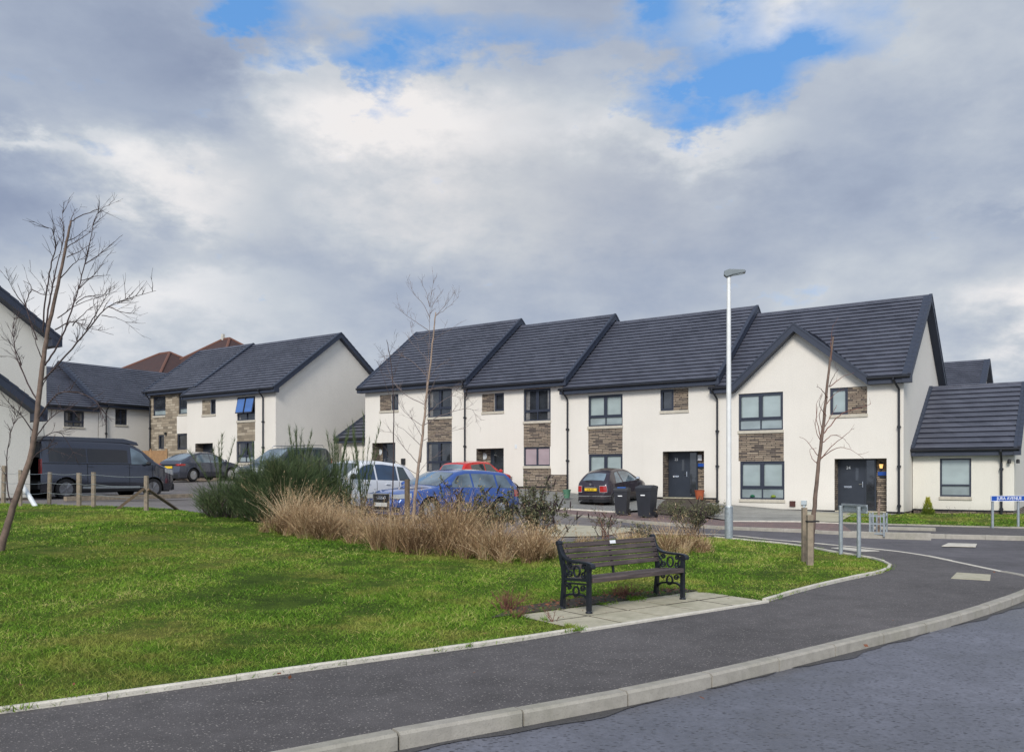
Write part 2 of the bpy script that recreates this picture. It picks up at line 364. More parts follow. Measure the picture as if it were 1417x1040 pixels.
def m_wood():
    m, t, b = newmat('bench_slat_wood'); tc = t.n('ShaderNodeTexCoord').outputs['Object']
    n = t.noise(t.mapping(tc, (1.2, 14, 14)), 2.5, 5, .65); n2 = t.noise(tc, 3, 3)
    t.l(t.ramp(t.math('ADD', t.math('MULTIPLY', n, .7), t.math('MULTIPLY', n2, .3)), [(.3, srgb(44, 38, 38)), (.52, srgb(78, 68, 66)), (.75, srgb(114, 101, 96))]), b.inputs['Base Color'])
    b.inputs['Roughness'].default_value = .62; t.l(t.bump(n, .4, .004), b.inputs['Normal']); return m
M['slat'] = m_wood()
def m_emit(name, c, s):
    m, t, b = newmat(name); b.inputs['Base Color'].default_value = c; b.inputs['Emission Color'].default_value = c; b.inputs['Emission Strength'].default_value = s; return m
M['curtain'] = m_glass('curtain_behind_glass', srgb(112, 110, 108), .15, .25, 6)
M['lit'] = m_emit('lit_lamp_glass', (1, .6, .2, 1), .9)
# ------------------------------------------------------------------ terrain
CP = [(-12,3,0),(-8,5,0),(0,3,0),(8,3,0),(20,3,0),(-4,8,.02),(0,9,0),(5,10,0),(9,13,0),(15,15,0),(8,18,.0),(20,22,0),(12,22,.02),
(5.2,20,.05),(14,30,.13),(18,30,.14),(11,33,.2),(30,30,.2),(7.7,34.3,.42),(5.5,35.5,.5),(3.7,34.5,.37),(4.5,28,.18),(0,39,.85),(-5,43,1.2),
(-2,24,.3),(-4.5,25,.36),(-2,18,.2),(-3.5,14,.13),(-10,21,.70),(-7,20,.55),(-14,27,.8),(-12,14,.42),(-7,12,.18),(-20,45,1.25),(-14,44,1.2),(-10,38,1.0),
(-25,55,1.4),(-30,30,1.0),(0,60,1.5),(30,60,.6),(-20,18,.8),(-20,8,.4),(35,10,0)]
TP = np.array(CP, float)
def _U(r): return np.where(r > 1e-9, r * r * np.log(r + 1e-12), 0)
_n = len(TP); _A = np.zeros((_n + 3, _n + 3))
_A[:_n, :_n] = _U(np.hypot(TP[:, None, 0] - TP[None, :, 0], TP[:, None, 1] - TP[None, :, 1])) + np.eye(_n) * 2
_A[:_n, _n:] = np.c_[np.ones(_n), TP[:, :2]]; _A[_n:, :_n] = _A[:_n, _n:].T
_w = np.linalg.solve(_A, np.r_[TP[:, 2], 0, 0, 0])
def H(x, y):
    x = np.clip(np.asarray(x, float), -35, 35); y = np.clip(np.asarray(y, float), 2, 60)
    return _U(np.hypot(x[..., None] - TP[:, 0], y[..., None] - TP[:, 1])) @ _w[:_n] + _w[_n] + _w[_n + 1] * x + _w[_n + 2] * y
def G(px, py):
    """where the line of sight through a photo pixel meets the terrain"""
    D = np.arange(3, 90, .01); X = (px - 708.5) / 1150 * D
    i = int(np.argmax(1.6 - (py - 657) / 1150 * D - H(X, D) < 0)); return (float(X[i]), float(D[i]))
def G3(px, py): x, y = G(px, py); return (x, y, float(H(x, y)))
def hz(x, y): return float(H(x, y))
def inside(poly, P):
    x, y = P[:, 0], P[:, 1]; r = np.zeros(len(P), bool); n = len(poly)
    for i in range(n):
        x0, y0 = poly[i]; x1, y1 = poly[(i + 1) % n]
        if y0 == y1: continue
        c = ((y0 > y) != (y1 > y)) & (x < (x1 - x0) * (y - y0) / (y1 - y0) + x0); r ^= c
    return r
def densify(poly, d, closed=True):
    out = []; n = len(poly)
    for i in range(n if closed else n - 1):
        a = Vector(poly[i]); b = Vector(poly[(i + 1) % n]); k = max(1, int((b - a).length / d))
        out += [tuple(a.lerp(b, j / k)) for j in range(k)]
    if not closed: out.append(tuple(poly[-1]))
    return out
def region(name, poly, off, mat, sp=.6, extra=None, kind='structure'):
    poly = densify(poly, sp); P = np.array(poly)
    gx, gy = np.meshgrid(np.arange(P[:, 0].min(), P[:, 0].max(), sp), np.arange(P[:, 1].min(), P[:, 1].max(), sp))
    Q = np.c_[gx.ravel(), gy.ravel()] + rng.uniform(-.05, .05, (gx.size, 2)) * sp; Q = Q[inside(poly, Q)]
    vs = [Vector(p) for p in poly] + [Vector(q) for q in Q]; n = len(poly)
    r = delaunay_2d_cdt(vs, [(i, (i + 1) % n) for i in range(n)], [], 1, 1e-4)
    V = np.array([tuple(v) for v in r[0]]); Z = H(V[:, 0], V[:, 1]) + off
    if extra is not None: Z = Z + extra(V[:, 0], V[:, 1])
    mb = MB(); mb.v = [(float(a), float(b), float(c)) for (a, b), c in zip(V, Z)]; mb.f = [tuple(f) for f in r[2]]; mb.m = [0] * len(mb.f)
    o = mb.build(name, mat, smooth=True)
    me = o.data
    if sum(p.normal.z for p in me.polygons) < 0: me.flip_normals()
    tag(o, kind=kind); return o
def smooth_line(pts, k=2):
    for _ in range(k):
        q = [pts[0]]
        for a, b in zip(pts, pts[1:]):
            q += [(a[0] * .75 + b[0] * .25, a[1] * .75 + b[1] * .25), (a[0] * .25 + b[0] * .75, a[1] * .25 + b[1] * .75)]
        pts = q + [pts[-1]]
    return pts
def strip(name, line, w, z0, z1, mat, seg=.9, gap=.008, side=1, bev=.012, kind='structure'):
    """kerb or edging stones along a line, each a short block with a joint"""
    L = [Vector(p) for p in line]; d = [0]
    for a, b in zip(L, L[1:]): d.append(d[-1] + (b - a).length)
    def at(s):
        s = min(max(s, 0), d[-1])
        for i in range(len(L) - 1):
            if s <= d[i + 1] or i == len(L) - 2:
                t = (s - d[i]) / max(d[i + 1] - d[i], 1e-9); return L[i].lerp(L[i + 1], t), (L[i + 1] - L[i]).normalized()
    mb = MB(); s = 0
    while s < d[-1] - .05:
        e = min(s + seg, d[-1]); K = max(1, int((e - s) / .3)); jz = random.uniform(-.004, .004); rows = []
        for k in range(K + 1):
            p, t = at(s + gap / 2 + (e - s - gap) * k / K); nrm = Vector((-t.y, t.x)) * side; q = p + nrm * w
            h0 = hz(p.x, p.y); zt = h0 + z1 + jz
            rows.append([(p.x, p.y, h0 + z0), (p.x, p.y, zt - bev), (p.x + nrm.x * bev, p.y + nrm.y * bev, zt), (q.x - nrm.x * bev, q.y - nrm.y * bev, zt), (q.x, q.y, zt - bev), (q.x, q.y, h0 + z0)])
        mb.grid(rows); mb.poly(rows[0]); mb.poly(rows[-1]); s = e
    o = mb.build(name, mat); tag(o, kind=kind); return o
# ------------------------------------------------------------------ camera, sun, sky
cam = bpy.data.cameras.new('camera'); co = bpy.data.objects.new('camera', cam); COL.objects.link(co); S.camera = co
co.location = (0, 0, 1.6); co.rotation_euler = (PI / 2, 0, 0); cam.sensor_width = 36; cam.lens = 1150 / 1417 * 36
cam.shift_y = (657 - 520) / 1417; cam.clip_end = 3000; cam.clip_start = .05
S.view_settings.view_transform = 'Standard'; S.view_settings.look = 'None'; S.view_settings.exposure = 0.16; S.view_settings.gamma = 1
SUN_EL, SUN_AZ = math.radians(34), math.radians(195)      # azimuth clockwise from +Y: behind the camera, a little to the left
sl = bpy.data.lights.new('sun', 'SUN'); sl.energy = 2.7; sl.angle = math.radians(18); sl.color = (1, .94, .86)
so = bpy.data.objects.new('sun', sl); COL.objects.link(so)
sd = Vector((math.sin(SUN_AZ) * math.cos(SUN_EL), math.cos(SUN_AZ) * math.cos(SUN_EL), math.sin(SUN_EL)))
so.rotation_euler = sd.to_track_quat('Z', 'Y').to_euler(); so.location = (0, -20, 30)
W = bpy.data.worlds.new('World'); S.world = W; W.use_nodes = True; W.node_tree.nodes.clear(); t = NT(W.node_tree)
wo = t.n('ShaderNodeOutputWorld'); bg = t.n('ShaderNodeBackground'); t.l(bg.outputs[0], wo.inputs[0])
sky = t.n('ShaderNodeTexSky', sky_type='NISHITA', sun_disc=False, sun_elevation=SUN_EL, sun_rotation=SUN_AZ); sky.air_density = 1; sky.dust_density = .6
tc = t.n('ShaderNodeTexCoord').outputs['Generated']
sp = t.n('ShaderNodeSeparateXYZ'); t.l(tc, sp.inputs[0])
ay = t.math('ADD', t.math('ABSOLUTE', sp.outputs[1]), .12)
u = t.math('DIVIDE', sp.outputs[0], ay); v = t.math('ADD', t.math('DIVIDE', sp.outputs[2], ay), .01)       # direction of view as slopes
# cloud noise on the vault: direction stretched sideways near the horizon
cz = t.math('ADD', t.math('ABSOLUTE', sp.outputs[2]), .50)
cb = t.n('ShaderNodeCombineXYZ'); t.l(t.math('DIVIDE', sp.outputs[0], cz), cb.inputs[0]); t.l(t.math('DIVIDE', sp.outputs[1], cz), cb.inputs[1]); t.l(t.math('MULTIPLY', sp.outputs[2], 1.5), cb.inputs[2])
P = cb.outputs[0]
nb = t.noise(P, 1.6, 9, .55); nd = t.noise(t.mapping(P, loc=(5, 2, 1)), 4.4, 8, .58); nf = t.noise(t.mapping(P, loc=(1, 7, 3)), 11, 7, .6)
wu = t.math('ADD', u, t.math('ADD', t.math('MULTIPLY', t.math('SUBTRACT', nd, .5), .16), t.math('MULTIPLY', t.math('SUBTRACT', nf, .5), .14)))
nd2 = t.noise(t.mapping(P, loc=(9, 4, 6)), 4.4, 8, .58)
wv = t.math('ADD', v, t.math('ADD', t.math('MULTIPLY', t.math('SUBTRACT', nd2, .5), .13), t.math('MULTIPLY', t.math('SUBTRACT', nf, .5), .10)))
def blobs(lst):
    acc = None
    for (px, py, sx, sy, amp) in lst:
        a = t.math('DIVIDE', t.math('SUBTRACT', wu, (px - 708) / 1150), sx / 1150)
        b = t.math('DIVIDE', t.math('SUBTRACT', wv, (657 - py) / 1150), sy / 1150)
        r = t.math('ADD', t.math('MULTIPLY', a, a), t.math('MULTIPLY', b, b))
        g = t.math('MULTIPLY', t.math('EXPONENT', t.math('MULTIPLY', r, -1)), amp)
        acc = g if acc is None else t.math('ADD', acc, g)
    return acc
gap = blobs([(480, 120, 150, 50, .30), (900, 60, 80, 90, .34), (955, 195, 120, 45, .34), (640, 110, 130, 45, .26), (1110, 70, 90, 60, .26), (385, 82, 60, 30, 1.0), (520, 145, 80, 22, .55), (990, 145, 85, 36, 1.0), (1095, 120, 65, 28, .8), (270, 0, 60, 30, .7), (5, 55, 28, 30, .8),
             (905, 45, 40, 50, .55), (430, 45, 50, 25, .3), (1040, 175, 60, 25, .35), (560, 95, 60, 18, .3), (905, 205, 95, 26, .55), (700, 110, 160, 34, .5), (1000, 60, 30, 50, .5), (1245, 15, 60, 20, .3)])
gapm = t.ramp(t.math('ADD', gap, t.math('ADD', t.math('MULTIPLY', t.math('SUBTRACT', nf, .5), 1.9), t.math('MULTIPLY', t.math('SUBTRACT', nd, .5), .9))), [(.28, 0.), (1.0, 1.)])
br = blobs([(550, 200, 95, 38, .30), (650, 235, 110, 45, .16), (660, 300, 260, 110, .12), (420, 140, 60, 20, .16), (430, 200, 60, 60, .12), (270, 270, 80, 40, .28), (330, 320, 60, 40, .22), (150, 235, 70, 14, .22), (70, 235, 80, 16, .14),
            (1040, 95, 100, 22, .26), (930, 240, 110, 34, .26), (800, 205, 80, 40, .12), (1340, 295, 70, 16, .14), (1380, 445, 90, 55, .24), (310, 425, 120, 40, .22), (160, 470, 130, 45, .20), (60, 440, 100, 60, .08),
            (200, 120, 150, 100, -.11), (80, 190, 110, 60, -.05), (330, 160, 80, 70, -.13), (250, 360, 120, 30, -.06), (640, 330, 160, 60, .05), (850, 410, 260, 50, -.04), (1180, 250, 170, 110, -.05), (700, 480, 900, 70, .07), (520, 400, 160, 50, -.03), (1200, 400, 220, 60, .04),
            (780, 60, 120, 60, -.08), (60, 320, 120, 60, -.10), (1380, 450, 140, 70, .12), (1000, 330, 200, 60, -.05), (1150, 30, 120, 40, .06)])
f = t.math('ADD', t.math('ADD', .615, br), t.math('ADD', t.math('MULTIPLY', t.math('SUBTRACT', nb, .5), .26), t.math('ADD', t.math('MULTIPLY', t.math('SUBTRACT', nd, .5), .54), t.math('MULTIPLY', t.math('SUBTRACT', nf, .5), .20))))
cloud = t.ramp(f, [(.16, srgb(108, 120, 144)), (.38, srgb(136, 148, 172)), (.55, srgb(157, 168, 187)), (.76, srgb(188, 195, 204)), (1.0, srgb(226, 226, 228))])
warm = blobs([(650, 300, 200, 90, .5), (560, 190, 120, 50, .4), (330, 300, 100, 60, .3), (880, 330, 160, 80, .3), (1380, 440, 100, 60, .4)])
cloud = t.mix(t.math('MINIMUM', warm, .55), cloud, t.mix(1.0, cloud, (1.05, .985, .93, 1), 'MULTIPLY'))
skyc = t.mix(1.0, sky.outputs[0], (.105, .115, .135, 1), 'MULTIPLY')
skyc = t.mix(.6, skyc, srgb(98, 162, 228))
front = t.mix(gapm, cloud, skyc)
back = t.math('ADD', 1.0, t.math('MULTIPLY', t.math('MAXIMUM', t.math('MULTIPLY', sp.outputs[1], -1.0), 0.0), 1.3))   # the cloud towards the sun is brighter
front = t.mix(1.0, front, back, 'MULTIPLY')
t.l(front, bg.inputs[0]); bg.inputs[1].default_value = 1.0
# ------------------------------------------------------------------ ground
rnd = lambda pts: [(round(x, 3), round(y, 3)) for x, y in pts]
near_kerb = smooth_line([(-14, -2.9), (-7, 1.15), G(400, 1036), G(530, 1011), G(690, 983), G(930, 940), G(1160, 886), G(1320, 848), (6.75, 11.2), (7.75, 12.3), (8.12, 13.1), (8.1, 13.8)], 2)
side_near = smooth_line([(8.1, 13.8), G(1320, 777), G(1262, 765), G(1200, 758), G(1110, 750), G(1065, 746), G(1000, 739), (4.0, 21.2), (2.6, 22.4)], 1)
far_kerb = [(45, 13.5), (24, 18.2), G(1417, 744), G(1248, 740), G(1180, 737), G(1100, 733), G(1000, 729)]
# lawn outline
pad_l, pad_b, pad_r, pad_t = G(716, 853.5), G(801, 873.7), G(1060, 832.8), G(961, 820)
lawn_near = smooth_line([(-11.5, .75), (-7, 3.45), G(0, 988), G(270, 950), G(540, 912), G(700, 890), pad_b], 1)
lawn_right = smooth_line([pad_r, G(1120, 815), G(1180, 801), G(1222, 793), G(1237, 785), G(1225, 778), G(1207, 773), G(1158, 766), G(1108, 755), G(990, 744)], 1)
back = [(4.2, 20.6), (3.0, 20.2), G(850, 746), G(765, 752), (-.2, 19.0), (-2, 20.0), (-4.5, 21.0), (-6.6, 21.5), G(290, 712), G(240, 705), G(120, 700), G(0, 697), (-17, 22), (-24, 20), (-24, 2)]
lawn_poly = lawn_near + [pad_l, pad_t] + lawn_right + back
region('lawn', lawn_poly, .015, M['lawn'], .35)
mbg = []
def coarse():
    xs = np.concatenate([np.arange(-60, 60, 2.0), np.arange(60, 600, 60)]); xs = np.concatenate([np.arange(-600, -60, 60), xs])
    ys = np.concatenate([np.arange(-40, 70, 2.0), np.arange(70, 1200, 90)])
    X, Y = np.meshgrid(xs, ys); Z = H(X, Y) - .3; V = np.c_[X.ravel(), Y.ravel(), Z.ravel()]; n = len(xs)
    F = [(i * n + j, i * n + j + 1, (i + 1) * n + j + 1, (i + 1) * n + j) for i in range(len(ys) - 1) for j in range(n - 1)]
    tag(npmesh('ground', V, F, M['ground'], smooth=True), kind='structure')
coarse()
region('road', [(-30, -25), (50, -25), (50, 24), (24, 24), (9, 26), (6.5, 22), (5.5, 14), (-2, 8), (-14, 4), (-30, -2)], -.10, M['road'], 1.2)
sr = side_near[::-1]
region('side_road', [(8.4, 13.2)] + side_near + [(1.2, 23.2), (-.5, 26), (.2, 31), G(745, 705), G(800, 713), G(880, 720.5), G(940, 724.5)] + far_kerb[::-1] + [(45, 8), (16, 9.5)], -.06, M['sideroad'], .7)
region('parking_court', [(2.9, 22.1), (0, 19.6), (-4.5, 21.4), (-7, 21.8), (-14, 23.2), (-24, 20), (-26, 40), (-24, 48), (-14, 47), (-9, 46), (0, 41.5), (5.8, 37), (4.6, 29.6), (3.4, 26)], -.03, M['court'], .8)
region('pavement', near_kerb + side_near[1:-1] + [(3.2, 21.4), (4.2, 20.6)] + lawn_right[::-1] + [pad_b] + lawn_near[::-1] , .0, M['pavement'], .5)
region('far_pavement', [far_kerb[0], far_kerb[1], far_kerb[2], far_kerb[3], far_kerb[4], G(1165, 725), G(1272, 728), G(1417, 732), (24, 21.5), (45, 17.5)][::-1], .02, M['pavement'], .6)
region('red_paving', [G(1180, 737), G(1100, 733), G(1000, 729), G(940, 725), G(880, 721), G(800, 713.5), G(745, 705.5), G(752, 702), G(853, 708.5), G(960, 716), G(1010, 721.5), G(1100, 722), G(1165, 725)], .02, M['redpave'], .5)
region('driveway', [G(1010, 721.5), (6.4, 29.6), (7.5, 35), (14.3, 30.8), (13.4, 29.6), G(1165, 716), G(1160, 723), G(1100, 722)], .035, M['drive'], .6)
region('door_path', [G(1118, 722.5), G(1160, 724), (12.6, 30.6), (11.2, 31.6)], .05, M['slab'], .6)
region('fiat_drive'.replace('fiat_', 'front_'), [G(722, 699), G(752, 702.5), G(853, 709), G(930, 704), (7.4, 35.0), (2.8, 38.4), (-.6, 40.6)], .05, M['greypave'], .6)
region('verge', [G(1165, 724.5), G(1272, 728), G(1417, 731.5), (24, 21.8), (45, 17.8), (45, 26), (24, 30), (17.6, 30.6), (14.6, 31.0), (13.0, 31.6), G(1165, 716)], .03, M['lawn'], .6)
region('tan_strip', [G(765, 741), G(835, 740), G(880, 733), (3.6, 23.4), (1.4, 24.2), G(740, 733)], -.02, M['redpave'] if 0 else M['slab'], .5)
region('planting_bed', [(6.1, 33.6), (5.2, 30.2), G(900, 712), G(985, 715), (7.4, 31), (8.2, 33.6), (7.6, 35.1), (6.8, 35.4)], .04, M['pebble'], .35, extra=lambda x, y: np.where((x > 5.4) & (x < 7.7) & (y > 31) & (y < 34.8), .14, 0))
region('bare_strip', [(-8, 22.5), (-5, 19.5), (0, 17), (5, 18), (5.4, 20.2), (3.2, 23.5), (-2, 24.5)], -.045, M['court'], .6)
# paving slabs of the bench pad
pad = MB(); A = Vector(pad_b); Bv = Vector(pad_r) - A; Cv = (Vector(pad_l) - A); Cv = Cv.normalized() * 1.12
for i in range(5):
    for j in range(2):
        off = .0 if j == 0 else 0
        u0, u1 = i / 5 + .005, (i + 1) / 5 - .005; v0, v1 = j / 2 + (.018 if j else .0), (j + 1) / 2 - (.0 if j else .018)
        q = [A + Bv * a + Cv * b for a, b in ((u0, v0), (u1, v0), (u1, v1), (u0, v1))]
        zt = .022 + random.uniform(-.004, .004)
        pad.prism([(p.x, p.y, -.05) for p in q], (0, 0, .05 + zt))
tag(pad.build('bench_paving', M['slab'], bevel=.004), kind='structure')
jt = MB(); q = [A + Cv * b + Bv * a for a, b in ((0, 0), (1, 0), (1, 1), (0, 1))]
jt.prism([(p.x, p.y, -.06) for p in q], (0, 0, .077)); tag(jt.build('joint_sand', M['pebble']), kind='structure')
strip('kerb', near_kerb, .125, -.12, .012, M['kerb'], .914, .016, -1, .018)
kl = [Vector(p) for p in densify(near_kerb, .12, False)]; ofs = lambda w: [tuple(p + (lambda d: Vector((d.y, -d.x)))((kl[min(i + 1, len(kl) - 1)] - kl[max(i - 1, 0)]).normalized()) * (w if w < .1 else .17 + .05 * math.sin(i * .21) + .035 * math.sin(i * .53 + 1) + .02 * math.sin(i * 1.3))) for i, p in enumerate(kl)]
region('gutter_channel', ofs(.05)[4:-12] + ofs(.46)[4:-12][::-1], -.094, M['gutterwet'], .3)
strip('lawn_edging', lawn_near, .05, -.03, .045, M['edging'], .914, .005, 1, .01)
strip('bench_edging', [pad_b, pad_r], .045, -.03, .026, M['edging'], .914, .004, -1, .006)
strip('corner_edging', lawn_right, .05, -.03, .05, M['edging'], .6, .004, 1, .01)
strip('flush_kerb', side_near[:-2], .10, -.1, .008, M['edging'], .914, .005, -1, .008)
strip('far_kerb', densify([far_kerb[0]] + far_kerb[1:5], 1.5, False), .125, -.1, .06, M['kerb'], .914, .006, 1, .012)
strip('far_flush_kerb', far_kerb[4:] + [G(940, 725), G(880, 721), G(800, 713.5), G(745, 705.5)], .10, -.1, .035, M['kerb'], .914, .006, 1, .01)
strip('verge_edging', [G(1165, 724.5), G(1272, 728), G(1417, 731.5), (24, 21.8)], .05, -.03, .06, M['kerb'], .914, .006, -1, .01)
strip('drive_edging', [G(722, 701), G(752, 703), G(853, 709.5)], .07, -.05, .07, M['edging'], .914, .006, -1, .01)
strip('apron_edging', [G(1010, 722), G(1100, 722.7), G(1165, 725)], .06, -.05, .05, M['edging'], .914, .006, -1, .01)
def cover(name, pxs, mat, label, cat, off=.008):
    q = [G(*p) for p in pxs]; mb = MB(); mb.prism([(x, y, hz(x, y) - .03) for x, y in q], (0, 0, .03 + off)); o = mb.build(name, mat, bevel=.004); tag(o, label, cat); return o
cover('utility_cover', [(1316, 800), (1370, 803), (1371, 795), (1324, 792)], M['slab'], 'pale concrete access cover set in the dark pavement near the corner', 'cover')
cover('tactile_slab', [(1150, 758), (1190, 763), (1217, 762), (1168, 757)], M['edging'], 'pale concrete slab at the dropped kerb behind the two steel posts', 'slab')
cover('hydrant_cover', [(1303, 753), (1350, 754), (1352, 750), (1312, 749)], M['edging'], 'small white cover in the side road in front of the single storey wing', 'cover', -.045)
# drain grating
dg = thing('drain_grating', 'rusty iron drain grating at the kerb on the right edge of the road', 'drain', (7.35, 10.85, -.1), math.radians(45))
mb = MB(); mb.box(-.28, .28, -.2, -.17, -.03, .012); mb.box(-.28, .28, .17, .2, -.03, .012); mb.box(-.28, -.25, -.17, .17, -.03, .012); mb.box(.25, .28, -.17, .17, -.03, .012)
M['rust'] = simple('rusty_iron', srgb(104, 76, 60), .8, var=.3, scale=20)
mb.build('frame', M['rust'], dg); mb = MB()
for i in range(9): mb.box(-.22 + i * .052, -.195 + i * .052, -.165, .165, -.03, .008)
mb.build('bars', M['rust'], dg)
# ------------------------------------------------------------------ buildings
E1 = Vector((.8217, -.5698)); E2 = Vector((.5698, .8217)); AZ = math.atan2(E1.y, E1.x)
class House:
    def __init__(s, name, label, O, zf, rz=AZ, cat='house', group=None):
        s.O = Vector(O); s.zf = zf; s.rz = rz; s.ex = Vector((math.cos(rz), math.sin(rz))); s.ey = Vector((-s.ex.y, s.ex.x))
        s.root = thing(name, label, cat, (O[0], O[1], zf), rz, group); s.off = (0, 0, 0)
    def part(s, mb, name, mats, parent=None, **k):
        o = mb.build(name, mats, parent or s.root, **k)
        if parent is None: o.location = s.off
        return o
    def px(s, x, y=None, dy=0):
        """photo pixel -> local x (and z) on the wall plane at local depth dy"""
        a = (x - 708.5) / 1150; O = s.O + s.ey * (s.off[1] + dy) 
        D = O.dot(s.ey) / (a * s.ey.x + s.ey.y); u = (Vector((a * D, D)) - O).dot(s.ex) - s.off[0]
        if y is None: return u
        return u, 1.6 - (y - 657) / 1150 * D - s.zf - s.off[2]
    def rect(s, x0, x1, yt, yb, dy=0):
        u0, z1 = s.px(x0, yt, dy); z0 = s.px(x0, yb, dy)[1]; return (u0, s.px(x1, None, dy), z0, z1)
def wallgrid(mb, x0, x1, z0, z1, holes, y=0.0, th=.3, stone=None):
    xs = sorted({x0, x1} | {h[0] for h in holes} | {h[1] for h in holes}); zs = sorted({z0, z1} | {h[2] for h in holes} | {h[3] for h in holes})
    for a, b in zip(xs, xs[1:]):
        for c, d in zip(zs, zs[1:]):
            m = ((a + b) / 2, (c + d) / 2)
            if any(h[0] < m[0] < h[1] and h[2] < m[1] < h[3] for h in holes): continue
            mb.quad((a, y, c), (b, y, c), (b, y, d), (a, y, d))
    for h in holes:
        a, b, c, d, e = h[:5]
        mb.quad((a, y, c), (a, y + e, c), (a, y + e, d), (a, y, d)); mb.quad((b, y, c), (b, y + e, c), (b, y + e, d), (b, y, d))
        mb.quad((a, y, d), (b, y, d), (b, y + e, d), (a, y + e, d)); mb.quad((a, y, c), (b, y, c), (b, y + e, c), (a, y + e, c))
def window(H_, r, style='cross', up='glass_dark', low=None, sill=True, rec=.085, label=None, fw=.06, sillw=None):
    x0, x1, z0, z1 = r; mb = MB(); y0, y1 = rec - .035, rec + .03; g = .002
    x0 += g; x1 -= g; z1 -= g; z0 += g
    mb.box(x0, x1, y0, y1, z0, z0 + fw); mb.box(x0, x1, y0, y1, z1 - fw, z1); mb.box(x0, x0 + fw, y0, y1, z0 + fw, z1 - fw); mb.box(x1 - fw, x1, y0, y1, z0 + fw, z1 - fw)
    xm = (x0 + x1) / 2; zt = z0 + (z1 - z0) * .30
    def bar(a, b, c, d, p=.0): mb.box(a, b, y0 - p, y1, c, d)
    cells = []
    if style == 'cross':
        bar(x0 + fw, x1 - fw, zt - .035, zt + .035); bar(xm - .04, xm + .04, zt + .035, z1 - fw); bar(xm - .022, xm + .022, z0 + fw, zt - .035)
        for a, b in ((x0 + fw, xm - .04), (xm + .04, x1 - fw)):          # opening casements of the upper lights
            c, d = zt + .035, z1 - fw
            mb.box(a, b, y0 - .012, y0, c, c + .045); mb.box(a, b, y0 - .012, y0, d - .045, d); mb.box(a, a + .045, y0 - .012, y0, c + .045, d - .045); mb.box(b - .045, b, y0 - .012, y0, c + .045, d - .045)
    elif style == 'two': bar(xm - .04, xm + .04, z0 + fw, z1 - fw)
    elif style == 'trans': bar(x0 + fw, x1 - fw, zt - .03, zt + .03)
    elif style == 'single':
        mb.box(x0 + fw, x1 - fw, y0 - .012, y0, z0 + fw, z0 + fw + .04); mb.box(x0 + fw, x1 - fw, y0 - .012, y0, z1 - fw - .04, z1 - fw)
        mb.box(x0 + fw, x0 + fw + .04, y0 - .012, y0, z0 + fw + .04, z1 - fw - .04); mb.box(x1 - fw - .04, x1 - fw, y0 - .012, y0, z0 + fw + .04, z1 - fw - .04)
    f = H_.part(mb, 'window', M['dark']); 
    if label: f['label'] = label
    p = MB()
    if low and style in ('cross', 'trans'):
        p.quad((x0 + .02, y1 - .012, zt), (x1 - .02, y1 - .012, zt), (x1 - .02, y1 - .012, z1 - .02), (x0 + .02, y1 - .012, z1 - .02), 0)
        p.quad((x0 + .02, y1 - .012, z0 + .02), (x1 - .02, y1 - .012, z0 + .02), (x1 - .02, y1 - .012, zt), (x0 + .02, y1 - .012, zt), 1)
        p.build('pane', [M[up], M[low]], f, fix=False)
    else:
        p.quad((x0 + .02, y1 - .012, z0 + .02), (x1 - .02, y1 - .012, z0 + .02), (x1 - .02, y1 - .012, z1 - .02), (x0 + .02, y1 - .012, z1 - .02)); p.build('pane', M[up], f, fix=False)
    if up == 'glass_dark' and style == 'cross' and (x1 - x0) > 1:
        p = MB()
        for a, b in ((x0 + fw + .01, x0 + fw + .16 + .1 * random.random()), (x1 - fw - .10 - .08 * random.random(), x1 - fw - .01)):
            k = 8; p.grid([[(a + (b - a) * i / k, y1 - .016 + .003 * (i % 2), zz) for zz in (z0 + fw, z1 - fw)] for i in range(k + 1)])
        p.build('curtain', M['curtain'], f, fix=False)
    if sill:
        a, b = sillw or (x0 - .03, x1 + .03); s = MB(); s.box(a, b, -.045, rec - .036, z0 - .125, z0 - .004); s.build('sill', M['sill'], f, bevel=.008)
    return f
def panel(H_, r, mat='stone', name='stone_panel', rec=.012):
    x0, x1, z0, z1 = r; mb = MB(); mb.quad((x0, rec, z0), (x1, rec, z0), (x1, rec, z1), (x0, rec, z1)); return H_.part(mb, name, M[mat], fix=False)
def textmesh(body, size, mat, parent, loc, rot=(PI / 2, 0, 0), name='number', ext=.003, align='CENTER', sx=1):
    c = bpy.data.curves.new('txt', 'FONT'); c.body = body; c.size = size; c.extrude = ext; c.align_x = align; c.align_y = 'CENTER'; c.offset = .0
    o = bpy.data.objects.new('txt', c); COL.objects.link(o); bpy.context.view_layer.update()
    me = bpy.data.meshes.new_from_object(o.evaluated_get(bpy.context.evaluated_depsgraph_get())); bpy.data.objects.remove(o)
    me.materials.clear(); me.materials.append(mat); r = bpy.data.objects.new(name, me); COL.objects.link(r); r.parent = parent; r.location = loc; r.rotation_euler = rot; r.scale = (sx, 1, 1); return r
